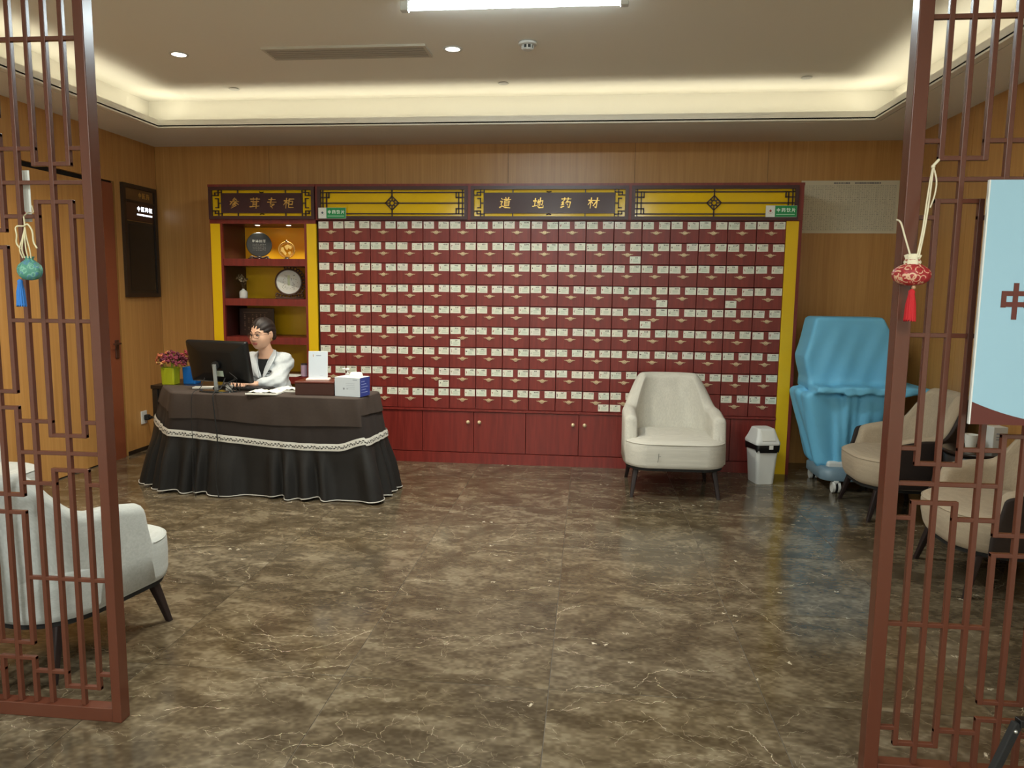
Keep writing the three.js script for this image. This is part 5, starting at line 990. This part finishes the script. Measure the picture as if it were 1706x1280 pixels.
  for (const s of [1, -1]) {
    const e = part('eye', placeHead(new THREE.SphereGeometry(0.0125, 14, 10).scale(1.1, 0.52, 0.5).translate(...onFace(s * 0.03, 0.005, -0.0018))), eyeW, t);
    part('iris', placeHead(new THREE.SphereGeometry(0.0062, 10, 8).scale(1, 0.9, 0.5).translate(...onFace(s * 0.03 - 0.003, 0.004, 0.003))), iris, e);
    part('eyelid', placeHead(tube([onFace(s * 0.018, 0.008, 0.003), onFace(s * 0.03, 0.0118, 0.0045), onFace(s * 0.043, 0.007, 0.003)], 0.0022, 10, 5)), browM, t);
    part('eyebrow', placeHead(tube([onFace(s * 0.014, 0.03, 0.001), onFace(s * 0.03, 0.035, 0.001), onFace(s * 0.05, 0.03, 0.001)], 0.0032, 10, 5)), browM, t);
  }
  part('mouth', [placeHead(tube([onFace(-0.024, -0.057, 0.0), onFace(-0.009, -0.053, 0.002), onFace(0, -0.0545, 0.002), onFace(0.009, -0.053, 0.002), onFace(0.024, -0.057, 0.0)], 0.0042, 14, 6)), placeHead(tube([onFace(-0.019, -0.061, 0.0), onFace(0, -0.0645, 0.002), onFace(0.019, -0.061, 0.0)], 0.005, 12, 6))], lip, t);
  const gl = [...[1, -1].map((s) => new THREE.TorusGeometry(0.0225, 0.0019, 6, 28).scale(1.1, 0.85, 1).rotateY(s * 0.18).translate(s * 0.031, 0.003, 0.101)), tube([[-0.007, 0.008, 0.103], [0, 0.011, 0.105], [0.007, 0.008, 0.103]], 0.0012, 8, 5), ...[1, -1].map((s) => tube([[s * 0.055, 0.008, 0.096], [s * 0.074, 0.01, 0.06], [s * 0.085, 0.012, 0.0], [s * 0.083, 0.0, -0.02]], 0.0012, 12, 5))];
  const g = part('glasses', gl.map(placeHead), wire, t);
  for (const s of [1, -1]) part('lens', placeHead(new THREE.CircleGeometry(0.022, 24).scale(1.1, 0.85, 1).rotateY(s * 0.18).translate(s * 0.031, 0.003, 0.101)), phys(0xffffff, 0.05, { transmission: 1, thickness: 0, ior: 1.3 }), g);
  part('earring', placeHead(new THREE.SphereGeometry(0.005, 8, 6).scale(1, 1.8, 1).translate(0.083, -0.04, -0.008)), M.gold, t);
  const trousers = blend([capsule(hipL, knL, 0.092, 0.07), capsule(hipR, knR, 0.092, 0.07), capsule(knL, anL, 0.068, 0.05), capsule(knR, anR, 0.068, 0.05), capsule(hipL, hipR, 0.11, 0.11)], 0.03);
  part('trousers', nets((x, y, z) => Math.max(trousers(x, y, z), 0.06 - y), [-0.3, 0.04, -0.22], [0.3, 0.64, 0.36], 0.014), std(0x17181c, 0.85), t);
  for (const a of [anL, anR]) part('shoe', nets(capsule([a[0], 0.047, a[2] - 0.02], [a[0], 0.04, a[2] + 0.15], 0.046, 0.039), [a[0] - 0.07, 0.0, a[2] - 0.09], [a[0] + 0.07, 0.12, a[2] + 0.22], 0.009), M.black, t);
}

// ================================================================ hand over
scene.traverse((o) => { if (o.isMesh) { o.castShadow = true; o.receiveShadow = true; } });
renderer.render(scene, camera);
